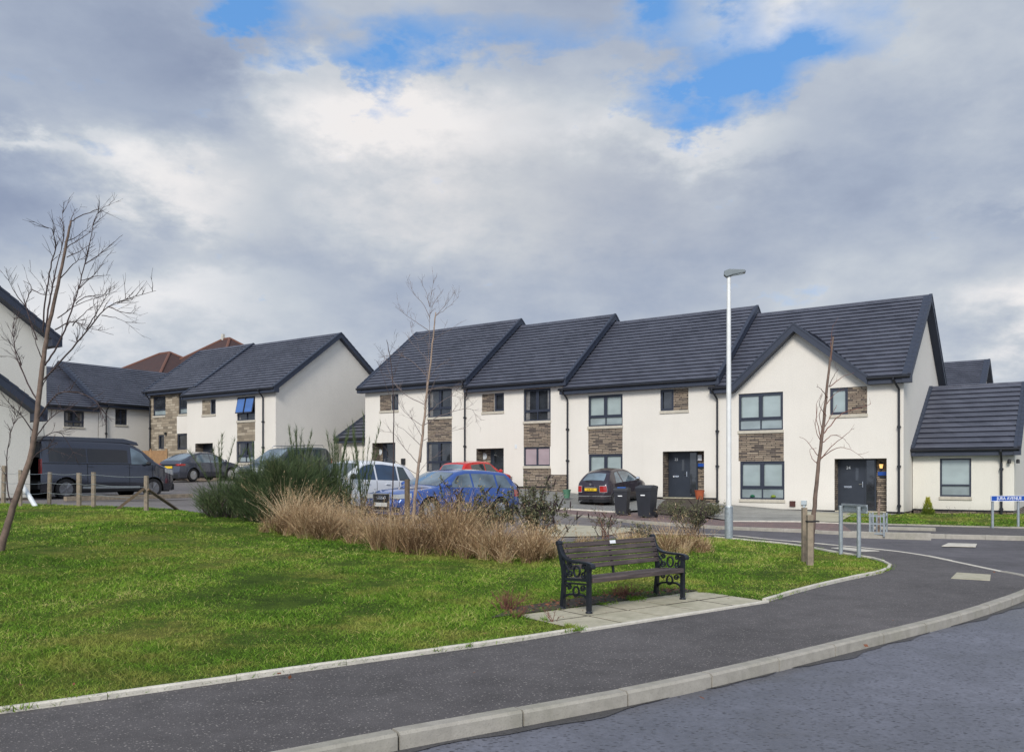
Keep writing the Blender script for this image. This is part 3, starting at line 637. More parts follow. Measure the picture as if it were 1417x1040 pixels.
def doorway(H_, r, door, dep=.62, num=None, light=False, plaque=False, slot=True, glassx=None):
    """recessed porch r with stone walls, a door leaf filling local x range door"""
    x0, x1, z0, z1 = r; a, b = door; mb = MB(); g = .003
    mb.quad((x0, dep, z0), (x1, dep, z0), (x1, dep, z1), (x0, dep, z1))
    mb.quad((x0 + g, .02, z0), (x0 + g, dep, z0), (x0 + g, dep, z1 - g), (x0 + g, .02, z1 - g)); mb.quad((x1 - g, .02, z0), (x1 - g, dep, z0), (x1 - g, dep, z1 - g), (x1 - g, .02, z1 - g))
    H_.part(mb, 'porch_stone', M['stone'], fix=False)
    d = MB(); y = dep - .06; d.box(a, b, y, dep - .004, z0 + .02, z1 - .004); fr = .06
    d.box(a, a + fr, y - .03, y, z0 + .02, z1 - .004); d.box(b - fr, b, y - .03, y, z0 + .02, z1 - .004); d.box(a + fr, b - fr, y - .03, y, z1 - fr, z1 - .004)
    gx = glassx or (b - .38); d.box(gx - .03, gx + .03, y - .03, y, z0 + .02, z1 - fr)
    for k in (.28, .42, .58, .74): d.box(a + fr + .04, a + fr + .3, y - .008, y, z0 + (z1 - z0) * k, z0 + (z1 - z0) * k + .02)
    D = H_.part(d, 'door', M['door'], bevel=.004)
    s = MB(); s.box(gx + .03, b - fr, y - .012, y - .002, z0 + .08, z1 - fr); s.build('glazing', M['glass_dark'], D)
    s = MB(); mx = (a + gx) / 2; s.box(mx + .14, mx + .25, y - .012, y - .002, z0 + 1.15, z1 - .35); s.build('vision_panel', M['glass_dark'], D)
    s = MB(); s.tube([(gx - .1, y - .06, z0 + 1.02), (gx - .23, y - .06, z0 + 1.02)], .012); s.box(gx - .115, gx - .085, y - .05, y - .001, z0 + .9, z0 + 1.12); s.build('handle', M['chrome'], D)
    if slot:
        s = MB(); s.box(mx - .28, mx + .0, y - .014, y - .001, z0 + .88, z0 + .95); s.build('letterbox', M['chrome'], D)
    if num: textmesh(num, .16, M['signwhite'], D, (mx - .12, y - .012, z0 + 1.65))
    s = MB(); s.box(x0 + .02, x1 - .02, -.03, dep - .08, z0 - .03, z0 + .015); H_.part(s, 'doorstep', M['slab'], bevel=.006)
def wall_lamp(H_, x, z, y, lit=False):
    s = MB(); s.box(x - .05, x + .05, y - .05, y, z - .09, z + .12); s.lathe([(.02, .12), (.085, .08), (.09, .06)], 12, (x, y - .11, z)); s.lathe([(.05, -.1), (.055, -.13), (.01, -.15)], 12, (x, y - .11, z))
    o = H_.part(s, 'wall_lamp', M['blackplastic']); s = MB(); s.lathe([(.05, -.1), (.075, .055)], 12, (x, y - .11, z)); s.build('lamp_glass', M['lit'] if lit else M['lens'], o)
def plaque(H_, x, z, y):
    s = MB(); n = 20; s.prism([(x + .15 * math.cos(k * 2 * PI / n), y, z + .13 * math.sin(k * 2 * PI / n)) for k in range(n)], (0, -.012, 0)); o = H_.part(s, 'alarm_box', M['blackplastic'])
    s = MB(); s.box(x - .17, x + .17, y - .03, y - .013, z - .01, z + .13); s.build('blue_band', M['bluesign'], o)
def tiles(H_, name, ye, ze, yr, zr, span, n, mapf=lambda a, b, z: (a, b, z), parent=None):
    mb = MB(); sg = 1 if yr > ye else -1
    for i in range(n):
        p0, p1 = i / n, (i + 1) / n + .004; y0 = ye + (yr - ye) * p0; y1 = ye + (yr - ye) * p1; z0 = ze + (zr - ze) * p0; z1 = ze + (zr - ze) * p1
        for (s0, s1) in span(i, (z0 + z1) / 2, z0, z1):
            if isinstance(s0, tuple): (s00, s01), (s10, s11) = s0, s1
            else: s00 = s01 = s0; s10 = s11 = s1
            A = [mapf(s00, y0 - .015 * sg, z0 + .07), mapf(s10, y0 - .015 * sg, z0 + .07), mapf(s11, y1, z1 + .016), mapf(s01, y1, z1 + .016),
                 mapf(s00, y0 + .05 * sg, z0 + .016), mapf(s10, y0 + .05 * sg, z0 + .016)]
            mb.add(A, [(0, 1, 2, 3), (4, 5, 1, 0)])
            mb.add([A[0], A[3], A[4]], [(0, 1, 2)]); mb.add([A[1], A[2], A[5]], [(0, 1, 2)])
    return H_.part(mb, name, M['roof'], parent, fix=False)
def barge(H_, ye, ze, yr, zr, yb, zb, x0, x1, h=.24, mapf=lambda a, b, z: (a, b, z), name='bargeboard', up=.075):
    mb = MB()
    for (p, q) in (((ye, ze), (yr, zr)), ((yb, zb), (yr, zr))):
        if q is None or abs(p[0] - q[0]) < .01: continue
        pts = [(p[0], p[1] - h), (q[0], q[1] - h), (q[0], q[1] + up), (p[0], p[1] + up)]
        A = [mapf(x0, a, b) for a, b in pts]; B = [mapf(x1, a, b) for a, b in pts]
        mb.add(A + B, [(0, 1, 2, 3), (7, 6, 5, 4), (0, 1, 5, 4), (1, 2, 6, 5), (2, 3, 7, 6), (3, 0, 4, 7)])
        # raised dry-verge capping along the outer edge, in short lapped units
        n = max(3, int(abs(p[0] - q[0]) / .28))
        for k in range(n):
            a0, a1 = k / n, (k + 1) / n; ya, yb_ = p[0] + (q[0] - p[0]) * a0, p[0] + (q[0] - p[0]) * a1; za, zb_ = p[1] + (q[1] - p[1]) * a0, p[1] + (q[1] - p[1]) * a1
            xx0, xx1 = (x1 - .10, x1 + .018) if x1 > x0 else (x1 - .018, x1 + .10)
            pts = [(ya, za + up - .06), (yb_, zb_ + up - .06), (yb_, zb_ + up + .018), (ya, za + up + .04)]
            A = [mapf(xx0, a, b) for a, b in pts]; B = [mapf(xx1, a, b) for a, b in pts]
            mb.add(A + B, [(0, 1, 2, 3), (7, 6, 5, 4), (0, 1, 5, 4), (1, 2, 6, 5), (2, 3, 7, 6), (3, 0, 4, 7)])
    return H_.part(mb, name, M['fascia'])
def downpipe(H_, x, zt, zb=-.1, y=-.09, ye=-.42, dx=0):
    s = MB(); s.tube([(x - dx, ye, zt), (x - dx, ye, zt - .08), (x, y - .03, zt - .42), (x, y, zt - .5), (x, y, zb)], .042, 8)
    z = zb + .5
    while z < zt - .6: s.box(x - .065, x + .065, y - .03, -.001, z, z + .035); s.box(x - .055, x + .055, y - .055, y + .05, z - .03, z + .06); z += 1.45
    return H_.part(s, 'downpipe', M['pipe'], fix=True)
def shell(H_, Wd, Dp, eave, ridge, holes, ry=None, left=True, right=True, ov=(.0, .0), ye=-.35, n=21, wallmat='render', sidemat='render', gut=True, frontspan=None, fasc=None, z0=.04, plinth=True, mext=None, back=True, wname='wall', gable_top=0):
    """walls, roof, eaves box, gutters, bargeboards. ov = verge overhang left, right"""
    ry = ry if ry is not None else Dp / 2; zE = eave + .24; m = (ridge - zE) / (ry - ye); yb = 2 * ry - ye; yb = min(yb, Dp + .35); zB = ridge - (yb - ry) * m
    mb = MB(); wallgrid(mb, 0, Wd, z0, eave + .05, holes); H_.part(mb, wname, M[wallmat], fix=False)
    mb = MB(); zp = lambda y: (zE + (y - ye) * m if y <= ry else ridge - (y - ry) * m) - .03
    for x in (0, Wd): mb.poly([(x, 0, z0), (x, Dp, z0), (x, Dp, zp(Dp)), (x, ry, zp(ry)), (x, 0, zp(0))])
    mb.quad((0, Dp, z0), (Wd, Dp, z0), (Wd, Dp, zp(Dp)), (0, Dp, zp(Dp)))
    H_.part(mb, 'gable_wall', M[sidemat], fix=False)
    if plinth:
        mb = MB(); mb.box(.025, Wd - .025, .025, Dp - .02, -1.2, z0 - .002); H_.part(mb, 'plinth', M['stone'])
        mb = MB(); mb.box(-.012, Wd + .012, -.014, .02, z0 - .035, z0 + .012); H_.part(mb, 'bell_bead', M['pipe'])
    xl, xr = -ov[0], Wd + ov[1]
    sp = frontspan or (lambda i, z, a, b: [(xl, xr)])
    r = tiles(H_, 'roof', ye, zE, ry, ridge, sp, n)
    if back: r2 = tiles(H_, 'roof_back', yb, zB, ry, ridge, lambda i, z, a, b: [(xl, xr)], max(3, int(n * (yb - ry) / (ry - ye))))
    rc = MB(); rc.tube([(xl, ry, ridge + .0), (xr, ry, ridge + .0)], .075, 8); rc.build('ridge_tiles', M['roof'], r)
    fs = fasc or [(xl, xr)]
    for a, b in fs:
        mb = MB(); mb.box(a + .002, b - .002, ye + .03, -.002, eave, eave + .25); H_.part(mb, 'eaves_box', M['fascia'])
        if gut: mb = MB(); mb.tube([(a - .02, ye - .03, zE - .02), (b - .03, ye - .03, zE - .02)], .058, 8); H_.part(mb, 'gutter', M['gutter'])
    mb = MB(); mb.box(xl, xr, Dp + .002, yb - .03, zB - .24, zB); H_.part(mb, 'eaves_box', M['fascia'])
    if ov[1] or right: barge(H_, ye, zE, ry, ridge, yb, zB, xr - max(ov[1], .12), xr)
    if ov[0] or left: barge(H_, ye, zE, ry, ridge, yb, zB, xl + max(ov[0], .12), xl)
    return zE, m
P0 = Vector((14.37, 30.5))
def TP_(s): p = P0 - E1 * s; return (p.x, p.y)
GT = 'terraced houses stepping up the slope'
# ---- house 24 (right end, with gable and single storey wing)
s4, s3, s2, s1 = 7.07, 14.40, 20.2, 27.4
h = House('end_terrace_house', 'end house of the terrace with a large front gable, lit porch lamp and low wing', TP_(s4), .2, group=GT)
R = h.rect
wu = R(1022, 1083.5, 545, 596); wl = R(1024, 1085.5, 638, 690); ws = R(1148.5, 1173.3, 537, 573); wp = R(1173.4, 1200, 535.5, 573); dr = R(1154.7, 1227, 634.5, 709)
dr = (dr[0], dr[1], .03, dr[3]); pn = R(1021.5, 1085, 601.5, 637); pn = (wu[0] , wu[1] + .03, pn[2], pn[3])
holes = [wu + (.13,), (wl[0], wl[1], wl[2], wl[3], .13), (ws[0], ws[1], wp[2], wp[3], .13), (ws[1], wp[1], wp[2], wp[3], .014), dr + (.66,)]
pn = (pn[0], pn[1], wl[3] + .003, wu[2] - .13); holes.append(pn + (.014,))
xa, za = h.px(1102, 449); zz = h.px(1102, 449, -.35)[1]; za = zz; xl_ = h.px(1017); xr_ = h.px(1203)
zE = 4.77 + .24
mlft = (za - zE) / (xa - xl_); mrgt = (za - zE + .05) / (xr_ - xa)
def span4(i, z, z0, z1):
    if z0 + .05 >= za: return [(0 - .0, s4 + .3)]
    f = lambda q: (xa - max(0, za - q) / mlft, xa + max(0, za - q) / mrgt)
    a0, b0 = f(z0); a1, b1 = f(z1)
    return [((0., 0.), (a0 + .3, a1 + .3)), ((b0 - .3, b1 - .3), (s4 + .3, s4 + .3))] if b1 - a1 > .8 else [(0, s4 + .3)]
zE4, m4 = shell(h, s4, 9.2, 4.77, 8.75, holes, ov=(0, .3), left=False, n=20, frontspan=span4, fasc=[(-.25, xl_), (xr_, s4 + .3)])
mb = MB(); mb.poly([(xl_ - .02, 0, 4.82), (xr_ + .02, 0, 4.82), (xr_ + .0, 0, zE - .04), (xa, 0, za - .05), (xl_ - .0, 0, zE - .04)]); h.part(mb, 'front_gable', M['render'], fix=False)
ymain = lambda z: (z - zE4) / m4 - .35
NW = 13
tiles(h, 'gable_roof', xr_ + .0, zE, xa, za, lambda i, z, a, b: [((-.36, -.36), (ymain(a) + .02, ymain(b) + .02))], NW, lambda a, b, z: (b, a, z))
tiles(h, 'gable_roof', xl_ - .0, zE, xa, za, lambda i, z, a, b: [((-.36, -.36), (ymain(a) + .02, ymain(b) + .02))], NW, lambda a, b, z: (b, a, z))
barge(h, xl_ + .0, zE - .0, xa, za, xr_ - .0, zE, -.03, -.40, .25, lambda a, b, z: (b, a, z))
window(h, wu, 'cross', 'glass_blind', 'glass_low'); f = window(h, wl, 'cross', 'glass_blind', 'glass_low')
for q in (.27, .74):
    s = MB(); cx = wl[0] + (wl[1] - wl[0]) * q; s.lathe([(.02, .0), (.11, .02), (.09, .04), (.1, .06), (.04, .1)], 10, (cx, .10 - .0, wl[2] + .08)); s.build('ornament', M['leafy'] if q > .5 else simple('green_ornament', srgb(20, 90, 60), .5), f)
window(h, (ws[0], ws[1], wp[2], wp[3]), 'single', 'glass_blind', sillw=(ws[0] - .02, wp[1] + .02)); panel(h, (ws[1], wp[1], wp[2], wp[3])); panel(h, pn)
doorway(h, dr, (h.px(1160, None, .6), h.px(1213, None, .6)), num='24'); plaque(h, h.px(1221.5, None, .6), h.px(1222, 657, .6)[1], .62); wall_lamp(h, h.px(1220, None, .6), h.px(1220, 645, .6)[1] + .03, .62, True)
downpipe(h, h.px(993.5), 4.98, -.2, dx=.12); downpipe(h, s4 - .14, 4.98, -.25, dx=.15)
mb = MB(); x, z = h.px(1097, 697); mb.box(x - .11, x + .11, -.07, 0, z - .1, z + .12); h.part(mb, 'vent_box', M['brownbox'], bevel=.01)
mb = MB(); x, z = h.px(1113, 697); mb.box(x - .1, x + .1, -.09, 0, z - .03, z + .14); mb.box(x - .04, x + .04, -.06, 0, z - .35, z - .03); h.part(mb, 'meter_box', M['greybox'], bevel=.01)
# wing
h.off = (s4 + .02, 1.8, 0); Wx = 3.35
we = h.rect(1300.5, 1344, 634, 686.5); we = (we[0], we[1], we[2], we[3])
shell(h, Wx, 7.4, 2.12, 5.1, [we + (.13,)], ry=4.2, ov=(.0, .22), left=True, n=13, wallmat='render_y', sidemat='render_y', wname='wing_wall', z0=.1)
window(h, we, 'trans', 'glass_blind', 'glass_low')
downpipe(h, h.px(1386), 2.34, -.35)
for (qx, qd) in ((1397, 0), (1409, .12)):
    x, z = h.px(qx, 637); s = MB(); s.lathe([(.03, -.02), (.035, .12)], 10, (x, -.0 - .12, z - .05), 'y'); s.box(x - .04, x + .04, -.06, 0, z - .04, z + .05); s.lathe([(.055, -.1), (.06, -.07), (.055, .02), (.03, .05)], 12, (x, -.14, z)); h.part(s, 'security_camera', M['blackplastic'], smooth=False)
h.off = (0, 0, 0)
# ---- house 23
h = House('terraced_house', 'cream terraced house with pale blinds behind the small black car and the two wheelie bins', TP_(s3), .6, group=GT); R = h.rect; Wd = s3 - s4
wu = R(814, 861.5, 547.5, 590); wl = R(814.5, 861.5, 628, 672); ws = R(913.7, 932, 539, 568.5); wp = R(932, 952.6, 537.5, 568); dr = R(917, 974.3, 624.5, 691)
dr = (dr[0], dr[1], .0 + .03, dr[3]); pn = (wu[0], wu[1], wl[3] + .003, wu[2] - .13); sp_ = (ws[0], wp[1], ws[2], ws[3])
holes = [wu + (.13,), wl + (.13,), (ws[0], ws[1], ws[2], ws[3], .13), (ws[1], wp[1], ws[2], ws[3], .014), dr + (.66,), pn + (.014,)]
shell(h, Wd, 9.2, 4.73, 8.73, holes, ov=(0, .16), left=False, n=20, fasc=[(-.2, Wd + .1)])
window(h, wu, 'cross', 'glass_blind', 'glass_low'); window(h, wl, 'cross', 'glass_blind', 'glass_low'); window(h, ws, 'single', 'glass_dark', sillw=(ws[0] - .02, wp[1] + .02)); panel(h, (ws[1], wp[1], ws[2], ws[3])); panel(h, pn)
doorway(h, dr, (h.px(926, None, .6), h.px(966, None, .6)), num='23'); plaque(h, h.px(970, None, .6), h.px(970, 645, .6)[1], .62)
mb = MB(); x, zq = h.px(969, 633, .6); mb.box(x - .12, x + .12, .55, .6, zq - .15, zq + .15); f = h.part(mb, 'notice', M['brownbox']); s = MB(); s.box(x - .09, x + .09, .54, .549, zq - .12, zq + .12); s.build('paper', M['signwhite'], f)
wall_lamp(h, h.px(921.5, None, .6), h.px(921, 640, .6)[1], .62)
downpipe(h, h.px(786.5), 4.95, -.3, dx=.1)
# ---- house 22
h = House('terraced_house', 'narrow cream terraced house with pink blinds downstairs, behind the red car', TP_(s2), 1.0, group=GT); R = h.rect; Wd = s2 - s3
ws = R(684, 697.4, 544, 569); wp = R(667, 684, 545, 570); wu = R(724.5, 762, 538.7, 582.8); wl = R(724.5, 761, 618.5, 644.5); dr = R(659, 697, 620.5, 683); dr = (dr[0], dr[1], .03, dr[3])
pn = (wu[0], wu[1], wl[3] + .003, wu[2] - .13); pl = (wu[0] - .02, wu[1] + .02, .05, wl[2] - .13); zt_ = 4.72; wu = (wu[0], wu[1], wu[2], min(wu[3], zt_))
holes = [wu + (.13,), wl + (.13,), ws + (.13,), (wp[0], ws[0], ws[2], ws[3], .014), dr + (.66,), pn + (.014,), pl + (.014,)]
shell(h, Wd, 9.2, 4.74, 8.75, holes, ov=(0, .16), left=False, n=20, fasc=[(-.05, Wd + .1)])
window(h, wu, 'cross', 'glass_dark'); window(h, wl, 'two', 'glass_pink'); window(h, ws, 'single', 'glass_dark', sillw=(wp[0] - .02, ws[1] + .02)); panel(h, (wp[0], ws[0], ws[2], ws[3])); panel(h, pn); panel(h, pl)
doorway(h, dr, (h.px(680, None, .6), dr[1] - .02), slot=False, glassx=h.px(682, None, .6) + .1)
s = MB(); x, z = h.px(668.5, 631, .5); s.lathe([(.17, 0), (.18, -.03), (.12, -.06)], 20, (x, .615, z), 'y'); h.part(s, 'round_lamp', M['whiteplastic'], smooth=False)
mb = MB(); x, z = h.px(714, 617.5); mb.box(x - .07, x + .07, -.015, 0, z - .1, z + .1); h.part(mb, 'house_number_plate', M['whiteplastic'])
s = MB(); x = h.px(647); s.tube([(x + .25, -.42, 4.9), (x + .1, -.2, 4.6), (x - .12, -.09, 4.45)], .04, 8); h.part(s, 'gutter_branch', M['pipe'])
mb = MB(); a, b = h.px(763), Wd + .1; mb.box(a, b, -.02, .0, -.6, .62); h.part(mb, 'stone_base', M['stone'])
# ---- house 21
h = House('terraced_house', 'cream terraced house at the far left end of the terrace, behind the leaning birch tree', TP_(s1), 1.38, group=GT); R = h.rect; Wd = s1 - s2
ws = R(541.4, 551.3, 545.5, 567.5); wp = R(525.7, 541.4, 546, 568); wu = R(591.7, 625.3, 539.2, 577.4); wl = R(590, 625.3, 611, 652); dr = R(515, 547, 612.8, 664); dr = (dr[0], dr[1], .03, dr[3])
pn = (wu[0], wu[1], wl[3] + .003, wu[2] - .13); wu = (wu[0], wu[1], wu[2], min(wu[3], 4.72))
holes = [wu + (.13,), wl + (.13,), ws + (.13,), (wp[0], ws[0], ws[2], ws[3], .014), dr + (.66,), pn + (.014,)]
shell(h, Wd, 9.2, 4.74, 8.75, holes, ov=(.3, .16), left=True, n=20)
window(h, wu, 'cross', 'glass_dark'); window(h, wl, 'cross', 'glass_dark'); window(h, ws, 'single', 'glass_dark', sillw=(wp[0] - .02, ws[1] + .02)); panel(h, (wp[0], ws[0], ws[2], ws[3])); panel(h, pn)
doorway(h, dr, (h.px(531, None, .6), dr[1] - .02), slot=False, glassx=h.px(534, None, .6) + .1)
s = MB(); x, z = h.px(524, 625, .5); s.lathe([(.16, 0), (.17, -.03), (.1, -.06)], 20, (x, .615, z), 'y'); h.part(s, 'round_lamp', M['whiteplastic'], smooth=False)
mb = MB(); x, z = h.px(559, 638); mb.box(x - .12, x + .12, -.12, 0, z - .17, z + .15); h.part(mb, 'post_box', M['blackplastic'], bevel=.015)
downpipe(h, h.px(644.5), 4.95, -.3, dx=-.1)
h.off = (-3.85, 1.9, 0); shell(h, 3.8, 7.0, 2.12, 5.0, [], ry=4.1, ov=(.25, 0), right=False, n=12, wallmat='render', wname='wing_wall'); h.off = (0, 0, 0)
# ---- pair of semis on the left (B)
OB = Vector((-13.25, 46.6))     # right front corner
def onB(s, d=0): p = OB - E1 * s + E2 * d; return (p.x, p.y)
GS = 'semi-detached pair left of the terrace'
h = House('semi_detached_house', 'cream semi-detached house with an open blue-tinted window upstairs and a blank gable wall', onB(8.3), 1.5, group=GS); R = h.rect
wu = R(328, 353, 549.5, 582); wl = R(327, 352, 610.5, 640); ws = R(291, 298.5, 552.5, 573); wp = R(279.6, 291, 554, 574.5); dr = R(270, 294.5, 613.5, 650); dr = (dr[0], dr[1], .03, dr[3])
pn = (wu[0], wu[1], wl[3] + .003, wu[2] - .13); wu = (wu[0], wu[1], wu[2], min(wu[3], 4.7))
holes = [wu + (.13,), wl + (.13,), ws + (.13,), (wp[0], ws[0], ws[2], ws[3], .014), dr + (.66,), pn + (.014,)]
shell(h, 8.3, 9.4, 4.72, 8.65, holes, ov=(.1, .3), left=False, n=20)
f = window(h, wu, 'cross', 'glass_dark', label='upstairs window with its top lights swung open'); window(h, wl, 'cross', 'glass_dark', 'glass_low'); window(h, ws, 'single', 'glass_dark', sillw=(wp[0] - .02, ws[1] + .02)); panel(h, (wp[0], ws[0], ws[2], ws[3]), 'stonebig'); panel(h, pn, 'stonebig')
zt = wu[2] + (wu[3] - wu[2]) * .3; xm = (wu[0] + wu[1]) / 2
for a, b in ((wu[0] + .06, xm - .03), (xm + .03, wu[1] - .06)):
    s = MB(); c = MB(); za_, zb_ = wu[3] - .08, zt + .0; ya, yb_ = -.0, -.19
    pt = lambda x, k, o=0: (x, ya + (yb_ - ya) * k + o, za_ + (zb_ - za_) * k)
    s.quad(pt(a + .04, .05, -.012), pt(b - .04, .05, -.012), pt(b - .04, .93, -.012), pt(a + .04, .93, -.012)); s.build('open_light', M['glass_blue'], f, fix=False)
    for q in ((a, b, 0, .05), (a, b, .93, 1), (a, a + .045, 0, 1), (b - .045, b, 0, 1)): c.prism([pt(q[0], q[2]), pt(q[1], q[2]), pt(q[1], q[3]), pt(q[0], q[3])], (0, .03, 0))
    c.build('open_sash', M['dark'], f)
doorway(h, dr, (h.px(280, None, .6), dr[1] - .02), slot=False)
downpipe(h, h.px(365.5), 4.95, -.3)
h = House('semi_detached_house', 'stone-fronted semi-detached house set back beside the rendered one, above the dark parked coupe', onB(8.3 + 5.2, .75), 1.55, group=GS); R = h.rect
w1 = R(212, 229, 545.6, 575.5); w2 = R(247.3, 261.6, 544, 573); w3 = R(219, 227, 601.5, 621); w4 = R(245, 260.8, 600, 622); pt_ = R(244.6, 262, 577.5, 600)
Wd = 5.2; rt = Wd - .02
w1 = w1[:3] + (min(w1[3], 5.2),); w2 = (w2[0], min(w2[1], rt), w2[2], min(w2[3], 5.2)); w4 = (w4[0], min(w4[1], rt), w4[2], w4[3]); pt_ = (w4[0], rt, w4[3] + .003, w2[2] - .13)
holes = [w1 + (.13,), w2 + (.13,), w3 + (.13,), w4 + (.13,)]
shell(h, Wd, 8.65, 5.25, 8.7, holes, ry=3.95, ov=(.3, .35), right=True, n=17, wallmat='stonebig', sidemat='stonebig')
window(h, w1, 'trans', 'glass_dark', 'glass_low'); window(h, w2, 'trans', 'glass_dark', 'glass_low'); window(h, w3, 'single', 'glass_dark', sill=False); window(h, w4, 'single', 'glass_dark', sill=False)
mb = MB(); mb.quad((pt_[0], -.012, pt_[2]), (pt_[1], -.012, pt_[2]), (pt_[1], -.012, pt_[3]), (pt_[0], -.012, pt_[3])); h.part(mb, 'render_panel', M['render'], fix=False)
s = MB(); x, z = h.px(230, 600); s.box(x - .08, x + .08, -.1, 0, z - .08, z + .1); h.part(s, 'vent_cowl', M['blackplastic'])
downpipe(h, .12, 5.45, -.3)
# ---- two stepped houses behind the van (front walls face right)
RA = math.atan2(E2.y, E2.x); GA = 'stepped pair behind the camper van'
PA = Vector((-27.35, 55.0))
h = House('semi_detached_house', 'cream house with a long slate roof just right of the downpipe behind the van roof', tuple(PA), 1.25, RA, group=GA); R = h.rect
w1 = R(159.5, 176, 565, 587)
shell(h, 8.5, 9.2, 4.85, 8.15, [w1 + (.13,)], ov=(.3, .3), left=True, n=18)
window(h, w1, 'two', 'glass_dark'); downpipe(h, h.px(146), 5.0, -.3)
h = House('semi_detached_house', 'lower cream house with a wide dark window, half hidden behind the far left gable', tuple(PA - E2 * 7.4), .95, RA, group=GA); R = h.rect
w1 = R(88.5, 116.5, 563.5, 589.5)
shell(h, 7.35, 9.2, 4.8, 8.0, [w1[:3] + (min(w1[3], 4.78), .13)], ov=(.3, -.0), right=False, n=18)
window(h, w1[:3] + (min(w1[3], 4.78),), 'cross', 'glass_dark')
# ---- far left gable with a lower garage gable
RL = Vector((-16.53, 29.5)); OL = RL - E2 * 9.2 - E1 * 10
h = House('detached_house', 'pale gable of a near house cut by the left edge, with a lower garage gable', tuple(OL), .85, AZ)
shell(h, 10, 9.2, 5.3, 9.0, [], ov=(.3, .42), n=20, wallmat='render_y', sidemat='render_y')
h.off = (10.0, 2.75, 0)
shell(h, 2.97, 4.5, 2.45, 4.6, [], ov=(0, .4), left=False, n=10, wallmat='render_y', sidemat='render_y', wname='garage_wall', z0=.05)
h.off = (0, 0, 0)
# ---- house behind the wing, right
PR = Vector((22.8, 60.2)) 
h = House('detached_house', 'distant house showing only its slate roof and gable tip above the single storey wing', (PR.x, PR.y), 1.6, AZ)
shell(h, 9.6, 8.0, 5.0, 8.0, [], ov=(.3, .35), n=17)
# ---- red roofed block far behind
hb = House('apartment_building', 'large red-brown hip roofed building rising far behind the stone-fronted house', (-47.6, 95), 3.0, AZ, cat='building')
def hip(H_, x0, x1, y0, y1, zb, zt, run, name):
    mb = MB(); o = .5; a = [(x0 - o, y0 - o, zb), (x1 + o, y0 - o, zb), (x1 + o, y1 + o, zb), (x0 - o, y1 + o, zb)]; ym = (y0 + y1) / 2; b = [(x0 + run, ym, zt), (x1 - run, ym, zt)]
    mb.add(a + b, [(0, 1, 5, 4), (1, 2, 5), (2, 3, 4, 5), (3, 0, 4), (3, 2, 1, 0)]); r = H_.part(mb, name, M['redtile'], fix=False)
    mb = MB()
    for p, q in ((0, 4), (1, 5), (4, 5), (2, 5), (3, 4)): mb.tube([(a + b)[p], (a + b)[q]], .16, 6)
    mb.build('hip_tiles', simple('hip_tile', srgb(104, 70, 58), .8), r)
mb = MB(); mb.box(0, 13, 0, 9, -3, 9.2); hb.part(mb, 'wall', simple('red_wall', srgb(112, 52, 44), .85)); hip(hb, 0, 13, 0, 9, 9.2, 12.5, 5.5, 'roof')
mb = MB(); mb.box(8.0, 17, 4, 12, -3, 10.4); hb.part(mb, 'wall', simple('red_wall2', srgb(112, 52, 44), .85)); hip(hb, 8, 18, 4, 12, 10.6, 14.0, 4.4, 'roof')
mb = MB(); mb.box(12.3, 12.6, 7.8, 8.1, 13.9, 14.6); hb.part(mb, 'finial', M['edging'])
# brown timber fence near the stone-fronted house
tf = thing('timber_fence', 'low brown boarded fence in front of the stone-fronted house', 'fence', (0, 0, 0))
a, b = Vector(onB(13.6, -1.2)), Vector(onB(8.6, -1.2)); mb = MB(); mp = MB(); n = 34
for i in range(n):
    p = a.lerp(b, i / n); q = a.lerp(b, (i + .93) / n); z = hz(p.x, p.y); d = (b - a).normalized(); nn = Vector((-d.y, d.x)) * .02
    mb.prism([(p.x, p.y, z - .1), (q.x, q.y, z - .1), (q.x, q.y, z + 1.75 + random.uniform(-.01, .01)), (p.x, p.y, z + 1.75)], (nn.x, nn.y, 0))
mb.build('boards', M['fencewood'], tf)
for i in range(4):
    p = a.lerp(b, i / 3); z = hz(p.x, p.y); mp = MB(); mp.box(p.x - .05, p.x + .05, p.y - .05, p.y + .05, z - .1, z + 1.85); mp.build('post', M['fencewood'], tf)
